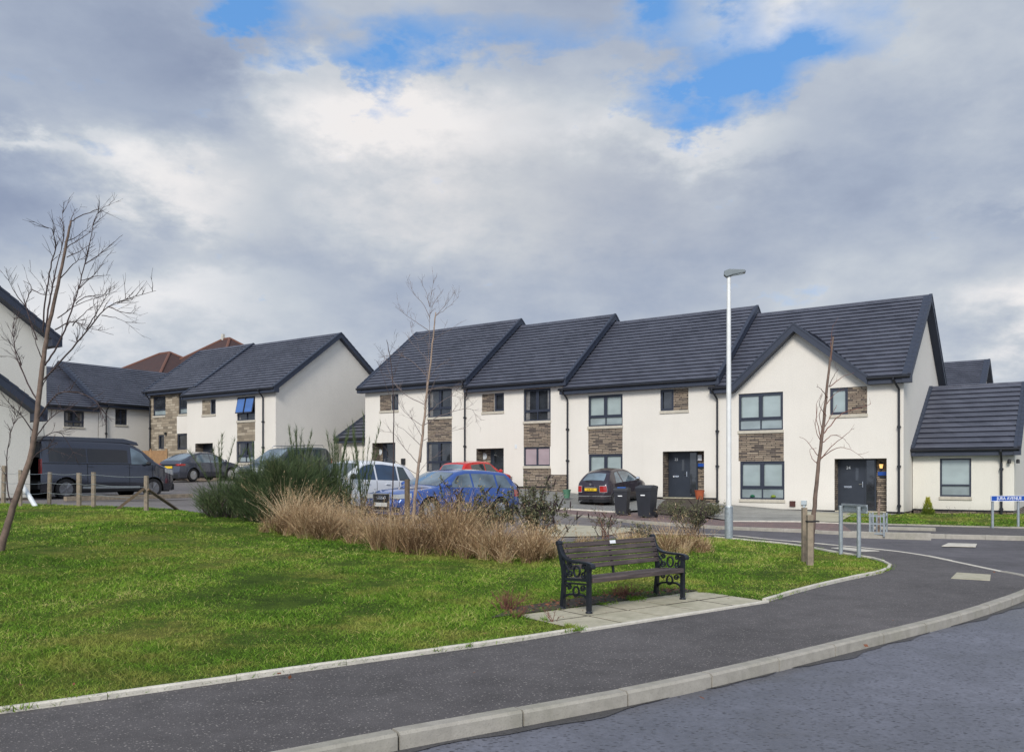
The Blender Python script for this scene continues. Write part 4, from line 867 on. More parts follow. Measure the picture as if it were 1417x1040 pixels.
# ------------------------------------------------------------------ vehicles
def interp(pts, x): return float(np.interp(x, [p[0] for p in pts], [p[1] for p in pts]))
class Car:
    """local x forward (front at +L/2), y to the car's left, z up"""
    def __init__(s, name, label, cat, L, Wd, top, belt, wheels, rw, paint, tumble=.2, zb=.2, clear=None, rear_open=None, crown=.035, taper=(.16, .12), smoothk=3, rimmat='rim', glass='carglass'):
        s.L, s.W = L, Wd; s.belt = belt; s.tum = tumble; s.zb = zb; s.crown = crown; s.taper = taper; s.paint = paint; s.glass = glass
        xs = np.linspace(-L / 2, L / 2, int(L / .03) + 1); T = np.interp(xs, [p[0] for p in top], [p[1] for p in top])
        for _ in range(smoothk): T[1:-1] = (T[:-2] + 2 * T[1:-1] + T[2:]) / 4
        s.xs, s.T = xs, T; s.zr = T.max(); s.root = thing(name, label, cat); s.wheels = wheels; s.rw = rw
        K = 30; mb = MB(); rows = []; R = rw * 1.13 + .02
        for x, t_ in zip(xs, T):
            row = []; r = min(.09, (t_ - zb) * .25); zt = t_ - r
            for k in range(K + 1):
                z = zb + (zt - zb) * k / K
                y = s.hw(x, z)
                xx = x
                for wx in wheels:
                    d = math.hypot(x - wx, z - rw)
                    if abs(d - R) < .028 and z > zb + .01: xx = wx + (x - wx) * R / d; z = rw + (z - rw) * R / d
                row.append((xx, y, z))
            yt = s.hw(x, zt)
            for k in (1, 2, 3): a = k / 3 * PI / 2; row.append((x, yt - r * 1.3 * (1 - math.cos(a)) , zt + r * math.sin(a)))
            ye = yt - r * 1.3
            for k in range(1, 7): f = 1 - k / 6; row.append((x, ye * f, s.topz(x, ye * f, t_, ye)))
            rows.append(row)
        for side in (1, -1):
            b = len(mb.v)
            for r_ in rows: mb.v += [(p[0], p[1] * side, p[2]) for p in r_]
            m = len(rows[0])
            for i in range(len(rows) - 1):
                for j in range(m - 1):
                    c = [rows[i][j], rows[i][j + 1], rows[i + 1][j + 1], rows[i + 1][j]]; cx = sum(q[0] for q in c) / 4; cz_ = sum(q[2] for q in c) / 4
                    if j < K and any(math.hypot(cx - wx, cz_ - rw) < R - .004 for wx in wheels): continue
                    mb.f.append((b + i * m + j, b + i * m + j + 1, b + (i + 1) * m + j + 1, b + (i + 1) * m + j)); mb.m.append(0)
        for e in (0, -1):
            m = len(rows[0]); ring = rows[e]; n = len(ring)
            if e == 0 and rear_open: continue
            b = len(mb.v); mb.v += [p for p in ring] + [(p[0], -p[1], p[2]) for p in ring]
            for j in range(n - 1): mb.f.append((b + j, b + j + 1, b + n + j + 1, b + n + j)); mb.m.append(0)
        mb.build('body', paint, s.root, smooth=True)
        u = MB(); u.box(-L / 2 + .12, L / 2 - .12, -Wd * .36, Wd * .36, zb - .04, zb + .42); u.build('underbody', M['under'], s.root)
        for wx in wheels:
            for sd_ in (1, -1):
                a = MB(); n = 18; y1 = sd_ * (Wd / 2 - .04); y0 = sd_ * (Wd * .36); pr = [(wx + R * math.cos(PI * k / n), rw + R * math.sin(PI * k / n)) for k in range(n + 1)] 
                pr = [(wx + R, zb - .02)] + pr + [(wx - R, zb - .02)]
                a.grid([[(p[0], y0, p[1]) for p in pr], [(p[0], y1, p[1]) for p in pr]]); a.build('wheel_arch_lining', M['under'], s.root, fix=False)
        w0 = None
        for wx in wheels:
            for sd_ in (1, -1):
                if w0 is None:
                    w = MB(); tw = .2; w.lathe([(rw * .66, -tw / 2), (rw * .93, -tw / 2), (rw, -tw / 2 + .03), (rw, tw / 2 - .03), (rw * .93, tw / 2), (rw * .68, tw / 2), (rw * .66, tw / 2 - .05)], 32, (0, 0, 0), 'y')
                    w0 = w.build('wheel', M['rubber'], s.root, smooth=False); q = MB(); q.lathe([(rw * .67, tw / 2 - .012), (rw * .62, tw / 2 - .02), (rw * .6, tw / 2 - .06)], 32, (0, 0, 0), 'y')
                    q.lathe([(rw * .14, tw / 2 - .05), (rw * .14, tw / 2 - .012), (rw * .1, tw / 2 - .008)], 16, (0, 0, 0), 'y')
                    for k in range(5):
                        for dd in (-.16, .16):
                            an = 2 * PI * k / 5; p = Vector((math.cos(an) * rw * .1, 0, math.sin(an) * rw * .1)); e2 = Vector((math.cos(an + dd) * rw * .63, 0, math.sin(an + dd) * rw * .63))
                            q.tube([(p.x, tw / 2 - .03, p.z), (e2.x, tw / 2 - .025, e2.z)], .024, 4)
                    rim = q.build('rim', M[rimmat], w0); ds = MB(); ds.lathe([(rw * .62, tw / 2 - .07), (.01, tw / 2 - .07)], 24, (0, 0, 0), 'y'); ds.build('brake_disc', M['under'], w0); w = w0
                else: w = copy_tree(w0, s.root)
                w.location = (wx, sd_ * (Wd / 2 - .125), rw); w.rotation_euler = (0, random.uniform(0, 1), 0 if sd_ > 0 else PI)
    def hw(s, x, z):
        t_ = abs(x) / (s.L / 2); k = s.taper[0] if x > 0 else s.taper[1]
        p = s.W / 2 * (1 - k * max(0, (t_ - .62) / .38) ** 2.4 - .02 * t_ * t_)
        if z < .5: f = .955 + .045 * (z - s.zb) / (.5 - s.zb)
        elif z < s.belt: f = 1 - .035 * ((z - .5) / (s.belt - .5)) ** 2
        else: f = .965 - s.tum * (z - s.belt) / max(s.zr - s.belt, .1) 
        return p * f
    def Tx(s, x): return float(np.interp(x, s.xs, s.T))
    def topz(s, x, y, t_=None, ye=None):
        t_ = s.Tx(x) if t_ is None else t_
        if ye is None: r = min(.09, (t_ - s.zb) * .25); ye = s.hw(x, t_ - r) - r * 1.3
        return t_ + s.crown * (1 - min(1, abs(y / ye)) ** 2)
    def sidewin(s, name, x0, x1, zlo=None, mat=None, topgap=.10, x0b=None, x1b=None, both=True, off=.006):
        """x0..x1 at belt, x0b..x1b at the top"""
        zlo = zlo or s.belt + .02
        for sd_ in ((1, -1) if both else (-1,)):
            mb = MB(); rows = []; N = 24
            for i in range(N + 1):
                row = []
                for j in range(9):
                    v_ = j / 8; xa_ = x0 + ((x0b if x0b is not None else x0) - x0) * v_; xb_ = x1 + ((x1b if x1b is not None else x1) - x1) * v_
                    x = xa_ + (xb_ - xa_) * i / N; zh = max(zlo + .012, s.Tx(x) - topgap); z = zlo + (zh - zlo) * v_
                    row.append((x, sd_ * (s.hw(x, z) + off), z))
                rows.append(row)
            mb.grid(rows); mb.build(name, mat or M[s.glass], s.root, smooth=True)
    def topwin(s, name, x0, x1, wf=.86, mat=None, off=.008):
        rows = []
        for i in range(13):
            x = x0 + (x1 - x0) * i / 12; t_ = s.Tx(x); r = min(.09, (t_ - s.zb) * .25); ye = s.hw(x, t_ - r) - r * 1.3
            dz = (s.Tx(x + .02) - s.Tx(x - .02)) / .04; nl = math.hypot(1, dz)
            rows.append([(x - dz / nl * off, y * ye * wf / .86, s.topz(x, y * ye * wf / .86, t_, ye) + off / nl) for y in np.linspace(-1, 1, 13)])
        mb = MB(); mb.grid(rows); return mb.build(name, mat or M[s.glass], s.root, smooth=True)
    def wrap(s, name, end, z0, z1, xin, yin, mat, sides=(1, -1), off=.012, zin=None, z1in=None):
        """patch that runs round a corner of the body: from xin metres along the side to yin metres across the end"""
        for sd_ in sides:
            L2 = s.L / 2; rows = []
            line = [(L2 - xin * (1 - k / 8), None) for k in range(9)]
            for j in range(5):
                f = j / 4; row = []
                for x, _ in line:
                    a = (x - (L2 - xin)) / xin; zl = z0 if zin is None else zin + (z0 - zin) * a; zh = z1 if z1in is None else z1in + (z1 - z1in) * a; z = zl + (zh - zl) * f
                    row.append((end * x, sd_ * (s.hw(end * min(x, L2), z) + off), z))
                yc = s.hw(end * L2, z0 + (z1 - z0) * f)
                for k in range(1, 5): row.append((end * (L2 + off), sd_ * (yc - yin * k / 4), z0 + (z1 - z0) * f))
                rows.append(row)
            mb = MB(); mb.grid(rows); mb.build(name, mat, s.root, smooth=False)
    def endbox(s, name, end, y0, y1, z0, z1, mat, d=.02, bev=.006, parent=None):
        mb = MB(); a, b = sorted((end * (s.L / 2 - .04), end * (s.L / 2 + d))); mb.box(a, b, y0, y1, z0, z1); return mb.build(name, mat, parent or s.root, bevel=bev)
    def mirrors(s, x, z=None, mat=None):
        z = z or s.belt + .05
        for sd_ in (1, -1):
            mb = MB(); y = s.hw(x, z); mb.lathe([(.02, -.09), (.07, -.06), (.085, .02), (.06, .07), (.02, .09)], 12, (x, sd_ * (y + .13), z + .05), 'y'); mb.box(x - .03, x + .03, min(sd_ * y, sd_ * (y + .1)), max(sd_ * y, sd_ * (y + .1)), z - .0, z + .03)
            mb.build('wing_mirror', mat or s.paint, s.root, smooth=False)
    def handles(s, xs):
        for sd_ in (1, -1):
            for x in xs:
                mb = MB(); y = s.hw(x, s.belt - .1); mb.box(x - .09, x + .09, sd_ * y - .012, sd_ * y + .028 * 1, s.belt - .12, s.belt - .09) if sd_ > 0 else mb.box(x - .09, x + .09, sd_ * y - .028, sd_ * y + .012, s.belt - .12, s.belt - .09)
                mb.build('door_handle', s.paint, s.root, bevel=.005)
    def seams(s, xs, w=.008):
        for sd_ in (1, -1):
            for x in xs:
                mb = MB(); rows = [[(x - w, sd_ * (s.hw(x, z) + .003), z), (x + w, sd_ * (s.hw(x, z) + .003), z)] for z in np.linspace(s.zb + .08, s.belt - .0, 9)]; mb.grid(rows); mb.build('door_seam', M['under'], s.root)
    def sill(s):
        mb = MB()
        for sd_ in (1, -1):
            xs = np.linspace(s.wheels[0] + s.rw * 1.25, s.wheels[1] - s.rw * 1.25, 9); mb.grid([[(x, sd_ * (s.hw(x, z) + .006), z) for z in (s.zb, s.zb + .07)] for x in xs])
        mb.build('sill_trim', M['blackplastic'], s.root)
    def place(s, x, y, hd, zo=0):
        """hd = heading vector; the car sits on the ground with its slope"""
        hd = Vector(hd).normalized(); a = math.atan2(hd.y, hd.x); f, r = s.wheels[1], s.wheels[0]
        zf = hz(x + hd.x * f, y + hd.y * f); zr = hz(x + hd.x * r, y + hd.y * r); s.root.location = (x, y, (zf + zr) / 2 + zo); s.root.rotation_euler = (0, -math.atan2(zf - zr, f - r), a)
he2 = (E2.x, E2.y)
def text_on(car, body, size, end, y, z, mat, d=.026, sx=.9):
    textmesh(body, size, mat, car.root, (end * (car.L / 2 + d), y, z), (PI / 2, 0, PI / 2 if end > 0 else -PI / 2), 'lettering', .002, sx=sx)
# blue estate
c = Car('parked_car', 'blue estate car facing the camera behind the dry grass and the birch', 'car', 4.7, 1.80,
    [(-2.35, .62), (-2.33, .95), (-2.24, 1.08), (-1.9, 1.36), (-1.75, 1.42), (-.9, 1.46), (-.1, 1.45), (.25, 1.38), (1.05, .97), (1.2, .93), (1.9, .84), (2.2, .74), (2.31, .64), (2.35, .55)], .93, (-1.42, 1.38), .32, M['p_blue'], .24, taper=(.2, .14), glass='carglass_l')
c.topwin('windscreen', .30, 1.04, .88); c.topwin('rear_window', -2.2, -1.93); c.sidewin('front_window', -.25, 1.0, x1b=.3); c.sidewin('rear_door_window', -1.25, -.32); c.sidewin('quarter_window', -2.0, -1.33, x0b=-1.75)
c.wrap('headlight', 1, .62, .74, .34, .30, M['lens'], zin=.66, z1in=.78); c.wrap('tail_light', -1, .70, .9, .3, .3, M['tail'])
g = c.endbox('grille', 1, -.36, .36, .30, .74, M['blackplastic'], .03)
for q in ((-.37, -.34, .28, .76), (.34, .37, .28, .76), (-.34, .34, .735, .765), (-.34, .34, .275, .305)): c.endbox('grille_surround', 1, *q, M['chrome'], .045, parent=g)
for k in range(4):
    mb = MB(); y = (k - 1.5) * .085; n = 16; mb.tube([(2.39, y + .05 * math.cos(2 * PI * q / n), .655 + .05 * math.sin(2 * PI * q / n)) for q in range(n + 1)], .009, 5); mb.build('ring_badge', M['chrome'], g)
c.endbox('number_plate', 1, -.26, .26, .40, .51, M['plate_w'], .06); c.endbox('lower_intake', 1, -.72, -.42, .26, .4, M['blackplastic'], .02); c.endbox('lower_intake', 1, .42, .72, .26, .4, M['blackplastic'], .02)
c.mirrors(.78); c.handles((-.75, .15)); c.seams((-1.28, -.28, .85)); c.sill(); 
c.place(-1.95, 24.4, (-.68, -.73))
# white suv
c = Car('parked_car', 'white hatchback facing the camera to the left of the blue estate', 'car', 4.35, 1.80,
    [(-2.17, .7), (-2.15, 1.0), (-2.05, 1.2), (-1.75, 1.5), (-1.5, 1.58), (-.6, 1.64), (0, 1.62), (.25, 1.55), (1.0, 1.12), (1.2, 1.06), (1.85, .98), (2.08, .86), (2.175, .7)], 1.04, (-1.32, 1.27), .34, M['p_white'], .22, taper=(.22, .14), glass='carglass')
c.topwin('windscreen', .30, .99, .88); c.topwin('rear_window', -2.02, -1.75); c.sidewin('front_window', -.2, .98, x1b=.33, mat=M['carglass_b']); c.sidewin('rear_door_window', -1.15, -.27, mat=M['carglass_b']); c.sidewin('quarter_window', -1.75, -1.22, x0b=-1.5)
c.wrap('headlight', 1, .74, .9, .4, .34, M['lens'], zin=.82, z1in=.95); c.wrap('tail_light', -1, .8, 1.05, .25, .25, M['tail'])
c.endbox('grille', 1, -.4, .4, .58, .78, M['blackplastic'], .03); c.endbox('number_plate', 1, -.26, .26, .42, .53, M['plate_w'], .04); c.endbox('lower_intake', 1, -.6, .6, .26, .4, M['blackplastic'], .02)
c.mirrors(.8, mat=M['blackplastic']); c.handles((-.7, .15)); c.seams((-1.2, -.24, .85)); c.sill(); c.place(-4.95, 25.5, (-.60, -.80))
# small black city car
c = Car('parked_car', 'small rounded black city car seen from behind on the drive', 'car', 3.55, 1.63,
    [(-1.775, .5), (-1.77, .72), (-1.73, .86), (-1.62, .98), (-1.18, 1.33), (-.9, 1.43), (-.4, 1.475), (.1, 1.45), (.4, 1.36), (.95, 1.0), (1.15, .94), (1.5, .84), (1.7, .68), (1.775, .5)], .92, (-1.15, 1.15), .29, M['p_black'], .40, taper=(.26, .26), smoothk=8, glass='carglass_l')
c.topwin('rear_window', -1.54, -1.20, .74); c.topwin('windscreen', .45, .93, .86); c.sidewin('door_window', -.45, .88, x1b=.42); c.sidewin('quarter_window', -1.05, -.55, x0b=-.8)
c.wrap('tail_light', -1, .62, .86, .12, .16, M['tail'], zin=.62, z1in=.86); c.wrap('tail_light_rim', -1, .60, .88, .135, .175, M['lens'], off=.006); c.wrap('headlight', 1, .6, .75, .25, .2, M['lens'])
c.endbox('number_plate', -1, -.27, .27, .665, .775, M['plate_y'], .035); c.endbox('chrome_strip', -1, -.26, .26, .79, .815, M['chrome'], .05); c.wrap('bumper_chrome', -1, .435, .475, .3, .66, M['chrome'], off=.022); c.wrap('bumper_lower', -1, .2, .33, .25, .66, M['blackplastic'], off=.008)
text_on(c, 'SA08 XBU', .085, -1, 0, .72, M['blackplastic'], .038)
mb = MB(); mb.lathe([(.045, 0), (.045, .012), (.02, .016)], 16, (-1.80, 0, .93), 'x'); mb.build('round_badge', M['chrome'], c.root)
mb = MB(); mb.tube([(-1.66, 0, 1.03), (-1.60, .35, 1.06)], .012, 5); mb.build('rear_wiper', M['blackplastic'], c.root)
mb = MB(); mb.tube([(-1.74, .5, .24), (-1.84, .5, .24)], .035, 10); mb.build('exhaust', M['chrome'], c.root)
c.mirrors(.62, mat=M['chrome']); c.handles((-.3,)); c.seams((-.5, .85)); c.sill(); c.place(4.25, 35.0, (E2.x + .03, E2.y), -.02)
# red car
c = Car('parked_car', 'red hatchback whose roof and side glass show over the blue estate', 'car', 3.9, 1.70,
    [(-1.95, .6), (-1.93, .95), (-1.85, 1.05), (-1.6, 1.4), (-1.4, 1.5), (-.4, 1.54), (.2, 1.5), (.9, 1.05), (1.1, .98), (1.75, .86), (1.9, .7), (1.95, .55)], .97, (-1.2, 1.22), .3, M['p_red'], .22, glass='carglass')
c.topwin('rear_window', -1.8, -1.55, mat=M['carglass_l']); c.topwin('windscreen', .3, .88); c.sidewin('front_window', -.2, .85, x1b=.28); c.sidewin('rear_door_window', -1.2, -.27)
c.wrap('tail_light', -1, .7, .98, .2, .2, M['tail']); c.wrap('headlight', 1, .62, .76, .3, .3, M['lens']); c.endbox('number_plate', -1, -.26, .26, .6, .71, M['plate_y'], .03)
c.mirrors(.7); c.handles((-.7, .1)); c.seams((-.24, .8)); c.sill(); c.place(-1.65, 37.8, (E2.x, E2.y), -.12)
# dark coupe-backed car on the left
c = Car('parked_car', 'dark grey sloping-backed car with yellow plate, parked in front of the stone-fronted house', 'car', 4.5, 1.85,
    [(-2.25, .6), (-2.22, .98), (-2.1, 1.1), (-1.2, 1.48), (-.6, 1.58), (0, 1.58), (.35, 1.5), (1.1, 1.1), (1.35, 1.04), (2.0, .9), (2.2, .74), (2.25, .58)], 1.0, (-1.37, 1.35), .35, M['p_dk'], .24, rimmat='rim')
c.topwin('rear_window', -2.05, -1.25, mat=M['carglass_l']); c.topwin('windscreen', .4, 1.08); c.sidewin('front_window', -.1, 1.05, x1b=.4, mat=M['carglass_l']); c.sidewin('rear_door_window', -1.2, -.17, x0b=-1.0, mat=M['carglass_l'])
c.wrap('tail_light', -1, .86, .96, .35, .3, M['tail']); c.wrap('headlight', 1, .7, .82, .3, .3, M['lens']); c.endbox('number_plate', -1, -.27, .27, .72, .84, M['plate_y'], .03); c.endbox('bumper_lower', -1, -.7, .7, .24, .42, M['blackplastic'], .02); c.endbox('rear_band', -1, -.6, .6, .88, .95, M['blackplastic'], .02)
c.mirrors(.85); c.handles((-.7, .2)); c.seams((-1.2, -.14, .95)); c.sill(); c.place(-17.5, 46.8, (.44, .90))
# grey people carrier
c = Car('people_carrier', 'grey people carrier with roof rails half hidden by the green broom', 'van', 4.5, 1.80,
    [(-2.25, .7), (-2.23, 1.2), (-2.15, 1.6), (-2.0, 1.78), (-1.6, 1.83), (0, 1.84), (.35, 1.76), (1.25, 1.18), (1.4, 1.12), (2.0, .98), (2.2, .84), (2.25, .65)], 1.12, (-1.35, 1.35), .33, M['p_mpv'], .14, glass='carglass')
c.topwin('windscreen', .42, 1.22, .9, M['carglass_l']); c.sidewin('front_window', -.05, 1.18, x1b=.42); c.sidewin('rear_door_window', -1.1, -.12); c.sidewin('quarter_window', -2.0, -1.18); c.topwin('rear_window', -2.2, -2.05)
c.wrap('headlight', 1, .74, .94, .38, .32, M['lens'], zin=.84, z1in=1.0); c.wrap('tail_light', -1, .8, 1.3, .12, .12, M['tail']); c.endbox('grille', 1, -.45, .45, .7, .86, M['blackplastic'], .03); c.endbox('chrome_bar', 1, -.45, .45, .8, .83, M['chrome'], .045); c.endbox('number_plate', 1, -.26, .26, .48, .59, M['plate_w'], .035)
mb = MB(); [mb.tube([(-1.8, s_ * .66, 1.86), (-1.75, s_ * .66, 1.93), (.1, s_ * .66, 1.93), (.2, s_ * .66, 1.84)], .018, 6) for s_ in (1, -1)]; mb.build('roof_rails', M['chrome'], c.root)
c.mirrors(.98); c.handles((-.7, .2)); c.seams((-1.14, -.08, 1.05)); c.sill(); c.place(-10.6, 38.9, (-E2.x, -E2.y))
# camper van with open tailgate
c = Car('camper_van', 'dark grey camper van with dark side glass and its rear open, beside the left gable', 'van', 4.95, 1.95,
    [(-2.475, 1.4), (-2.46, 1.9), (-2.40, 1.98), (-1.5, 2.0), (.4, 1.98), (.75, 1.93), (1.1, 1.76), (1.65, 1.32), (1.8, 1.24), (2.25, 1.08), (2.4, .92), (2.475, .7)], 1.22, (-1.65, 1.55), .35, M['p_grey'], .13, zb=.26, taper=(.2, .04), rear_open=True, rimmat='rimmid')
c.sidewin('long_side_window', -2.2, -.95, topgap=.26, zlo=1.26, mat=M['carglass_v']); c.sidewin('middle_side_window', -.9, .55, topgap=.26, zlo=1.26, mat=M['carglass_v']); c.sidewin('cab_window', .68, 1.58, topgap=.13, x1b=1.12, zlo=1.22, mat=M['carglass_l']); c.topwin('windscreen', .85, 1.62, .9)
c.wrap('headlight', 1, .82, 1.02, .45, .36, M['lens'], zin=.94, z1in=1.08); c.endbox('grille', 1, -.5, .5, .66, .98, M['blackplastic'], .02); c.endbox('number_plate', 1, -.26, .26, .48, .59, M['plate_w'], .03); c.endbox('front_bumper', 1, -.78, .78, .28, .5, M['blackplastic'], .03)
mb = MB(); mb.prism([(-2.35, -.72, 2.03), (-2.2, -.78, 2.12), (.6, -.78, 2.12), (1.0, -.66, 2.0), (1.0, .66, 2.0), (.6, .78, 2.12), (-2.2, .78, 2.12), (-2.35, .72, 2.03)][:1] and [(-2.38, -.76, 2.0), (-2.3, -.76, 2.12), (.5, -.76, 2.13), (1.0, -.76, 2.02), (1.08, -.76, 1.9), (.4, -.76, 1.97), (-2.38, -.76, 1.97)], (0, 1.52, 0)); mb.build('pop_top_roof', M['p_grey'], c.root, bevel=.02)
mb = MB(); mb.box(-2.42, -2.36, -.86, -.78, .4, 1.85); mb.box(-2.42, -2.36, .78, .86, .4, 1.85); mb.box(-2.42, -2.36, -.86, .86, .36, .42); mb.build('rear_frame', M['p_grey'], c.root)
mb = MB(); mb.box(-2.40, -.9, -.78, -.76, .42, 1.75); mb.box(-2.4, -.9, .76, .78, .42, 1.75); mb.box(-2.4, -.9, -.76, .76, .42, .46); mb.box(-.92, -.9, -.76, .76, .42, 1.75); mb.box(-2.3, -1.2, .1, .8, .46, 1.0); mb.build('load_bay', M['under'], c.root)
for s_ in (1, -1):
    mb = MB(); mb.box(-2.49, -2.44, min(s_ * .80, s_ * .93), max(s_ * .80, s_ * .93), .85, 1.35); mb.build('tail_light', M['tail'], c.root)
mb = MB(); mb.box(-2.56, -2.40, -.9, .9, .34, .62); mb.build('rear_bumper', M['blackplastic'], c.root, bevel=.03)
mb = MB(); 
for s_ in (1, -1): mb.grid([[(x, s_ * (c.hw(x, z) + .008), z) for z in (.36, .44)] for x in np.linspace(-1.1, 1.0, 8)])
mb.build('side_step_trim', M['galv'], c.root)
mb = MB()
for s_ in (1, -1): mb.grid([[(x, s_ * (c.hw(x, z) + .005), z) for z in (1.195, 1.225)] for x in np.linspace(-2.4, 1.0, 12)])
mb.build('waistline_rail', M['blackplastic'], c.root)
c.mirrors(1.28, 1.2, M['blackplastic']); c.handles((-.8, .6)); c.seams((-.93, .6, 1.5)); c.sill()
v0, v1 = Vector(G(78, 700)), Vector(G(212, 696)); 
c.place(-14.85, 29.85, (.56, .83), -.08)
# ------------------------------------------------------------------ bench
FL = Vector((.88, 9.5)); FR = Vector((2.17, 10.57)); bd = (FR - FL); BL_ = bd.length
bn = thing('park_bench', 'black cast iron bench with weathered dark slats and a small white plaque', 'bench', ((FL.x + FR.x) / 2, (FL.y + FR.y) / 2, .022), math.atan2(bd.y, bd.x))
def bar2(mb, pts, w, th, x):
    """ribbon of iron in the y-z plane at x, following pts"""
    P_ = [Vector((p[0], p[1])) for p in pts]; L_, R_ = [], []
    for i, p in enumerate(P_):
        d = (P_[min(i + 1, len(P_) - 1)] - P_[max(i - 1, 0)]).normalized(); n = Vector((-d.y, d.x)); ww = (w[i] if hasattr(w, '__len__') else w) / 2; L_.append(p + n * ww); R_.append(p - n * ww)
    rows = []
    for a, b in zip(L_, R_): rows.append([(x - th / 2, a.x, a.y), (x + th / 2, a.x, a.y), (x + th / 2, b.x, b.y), (x - th / 2, b.x, b.y), (x - th / 2, a.x, a.y)])
    mb.grid(rows); mb.poly(rows[0][:4]); mb.poly(rows[-1][:4])
def bez(a, b, c_, d, n=10): return [tuple((1 - t_) ** 3 * np.array(a) + 3 * (1 - t_) ** 2 * t_ * np.array(b) + 3 * (1 - t_) * t_ ** 2 * np.array(c_) + t_ ** 3 * np.array(d)) for t_ in np.linspace(0, 1, n + 1)]
def circ(cy, cz_, r, a0=0, a1=2 * PI, n=18, sy=1): return [(cy + r * sy * math.cos(a0 + (a1 - a0) * k / n), cz_ + r * math.sin(a0 + (a1 - a0) * k / n)) for k in range(n + 1)]
def spiral(cy, cz_, r, a0, turns, sgn=1, n=22): return [(cy + r * (1 - .75 * k / n) * math.cos(a0 + sgn * turns * 2 * PI * k / n), cz_ + r * (1 - .75 * k / n) * math.sin(a0 + sgn * turns * 2 * PI * k / n)) for k in range(n + 1)]
def bench_end(x):
    e = thing('x', None, None); bpy.data.objects.remove(e)
    f = MB(); th = .05
    # front leg (y=0), back leg and back post (y to .50), y grows to the back
    bar2(f, [(0, .03), (.0, .2), (.0, .40), (.0, .545)], [.05, .046, .044, .05], th, x); bar2(f, [(.44, .03), (.425, .2), (.41, .36), (.42, .47), (.455, .62), (.49, .735), (.50, .765)], [.055, .048, .045, .052, .058, .06, .045], th, x)
    f.lathe([(.042, 0), (.040, .012), (.026, .03), (.022, .045)], 14, (x, 0, 0)); f.lathe([(.042, 0), (.040, .012), (.026, .03), (.022, .045)], 14, (x, .44, 0))
    f.lathe([(.03, -.035), (.036, 0), (.03, .035)], 12, (x, .50, .768), 'x')
    # arm rest: sweeps down from the back post, flat, scrolls over in front
    arm = bez((.485, .75), (.44, .62), (.40, .59), (.28, .575), 10) + bez((.28, .575), (.16, .565), (.06, .575), (.0, .565), 8)[1:] + bez((0, .565), (-.05, .56), (-.075, .545), (-.07, .515), 5)[1:]
    bar2(f, arm, .026, .062, x); f.lathe([(.026, -.036), (.026, .036)], 12, (x, -.052, .528), 'x')
    bar2(f, [(0, .375), (.42, .355)], .035, th * .8, x); bar2(f, [(0, .325), (.42, .31)], .02, th * .7, x)
    legs = f.build('iron_end', M['castiron'], bn, bevel=.004)
    s = MB(); tt = .022; w_ = .014
    bar2(s, circ(.20, .462, .062, sy=.8), .016, tt, x); bar2(s, circ(.21, .225, .058, sy=.8), .015, tt, x)
    bar2(s, spiral(.085, .43, .045, PI, 1.3), w_, tt, x); bar2(s, spiral(.315, .43, .045, 0, 1.3, -1), w_, tt, x); bar2(s, spiral(.085, .52, .032, PI, 1.2, -1), w_, tt, x); bar2(s, spiral(.315, .52, .034, 0, 1.2, 1), w_, tt, x)
    bar2(s, spiral(.10, .265, .038, PI, 1.2, -1), w_, tt, x); bar2(s, spiral(.325, .265, .038, 0, 1.2, 1), w_, tt, x)
    bar2(s, bez((.0, .10), (.03, .21), (.12, .20), (.21, .19), 8) + bez((.21, .19), (.31, .19), (.39, .19), (.43, .09), 8)[1:], .024, tt, x)
    bar2(s, bez((.02, .545), (.08, .47), (.10, .40), (.02, .39), 8), w_, tt, x); bar2(s, bez((.40, .53), (.33, .48), (.32, .42), (.40, .37), 8), w_, tt, x)
    s.build('scrollwork', M['castiron'], legs); return legs
for x in (-BL_ / 2, BL_ / 2): bench_end(x)
for k in range(6):
    y = .005 + k * .072; z = .392 - k * .0045; s = MB(); hl = BL_ / 2 - .028
    if k == 0: s.box(-hl, hl, -.045, .03, .345, .40)
    else: s.box(-hl, hl, y - .033, y + .033, z - .028, z)
    s.build('seat_slat', M['slat'], bn, bevel=.006)
for k in range(5):
    zc = .485 + k * .064; yc = .405 + (zc - .47) * .27 - .03; s = MB(); Mx = Matrix.Translation((0, yc, zc)) @ Matrix.Rotation(math.radians(-15), 4, 'X'); hl = BL_ / 2 - .028
    s.box(-hl, hl, -.014, .014, -.0285, .0285, 0, Mx); s.build('back_slat', M['slat'], bn, bevel=.006)
    if k == 4: topM = Mx
    s = MB()
    for sx_ in (-1, 1): s.lathe([(.007, -.019), (.007, -.013)], 8, (sx_ * (hl - .03), yc, zc), 'y')
    s.build('bolt', M['castiron'], bn)
s = MB(); s.box(-.12, -.02 + .0, -.019, -.0145, -.018, .022, 0, topM @ Matrix.Translation((.10 - .02, 0, 0))); pq = s.build('plaque', M['signwhite'], bn)
s = MB(); bar2(s, [(.03, .345), (.40, .325), (.425, .45), (.49, .74)], .022, .03, 0); s.build('centre_strap', M['castiron'], bn)
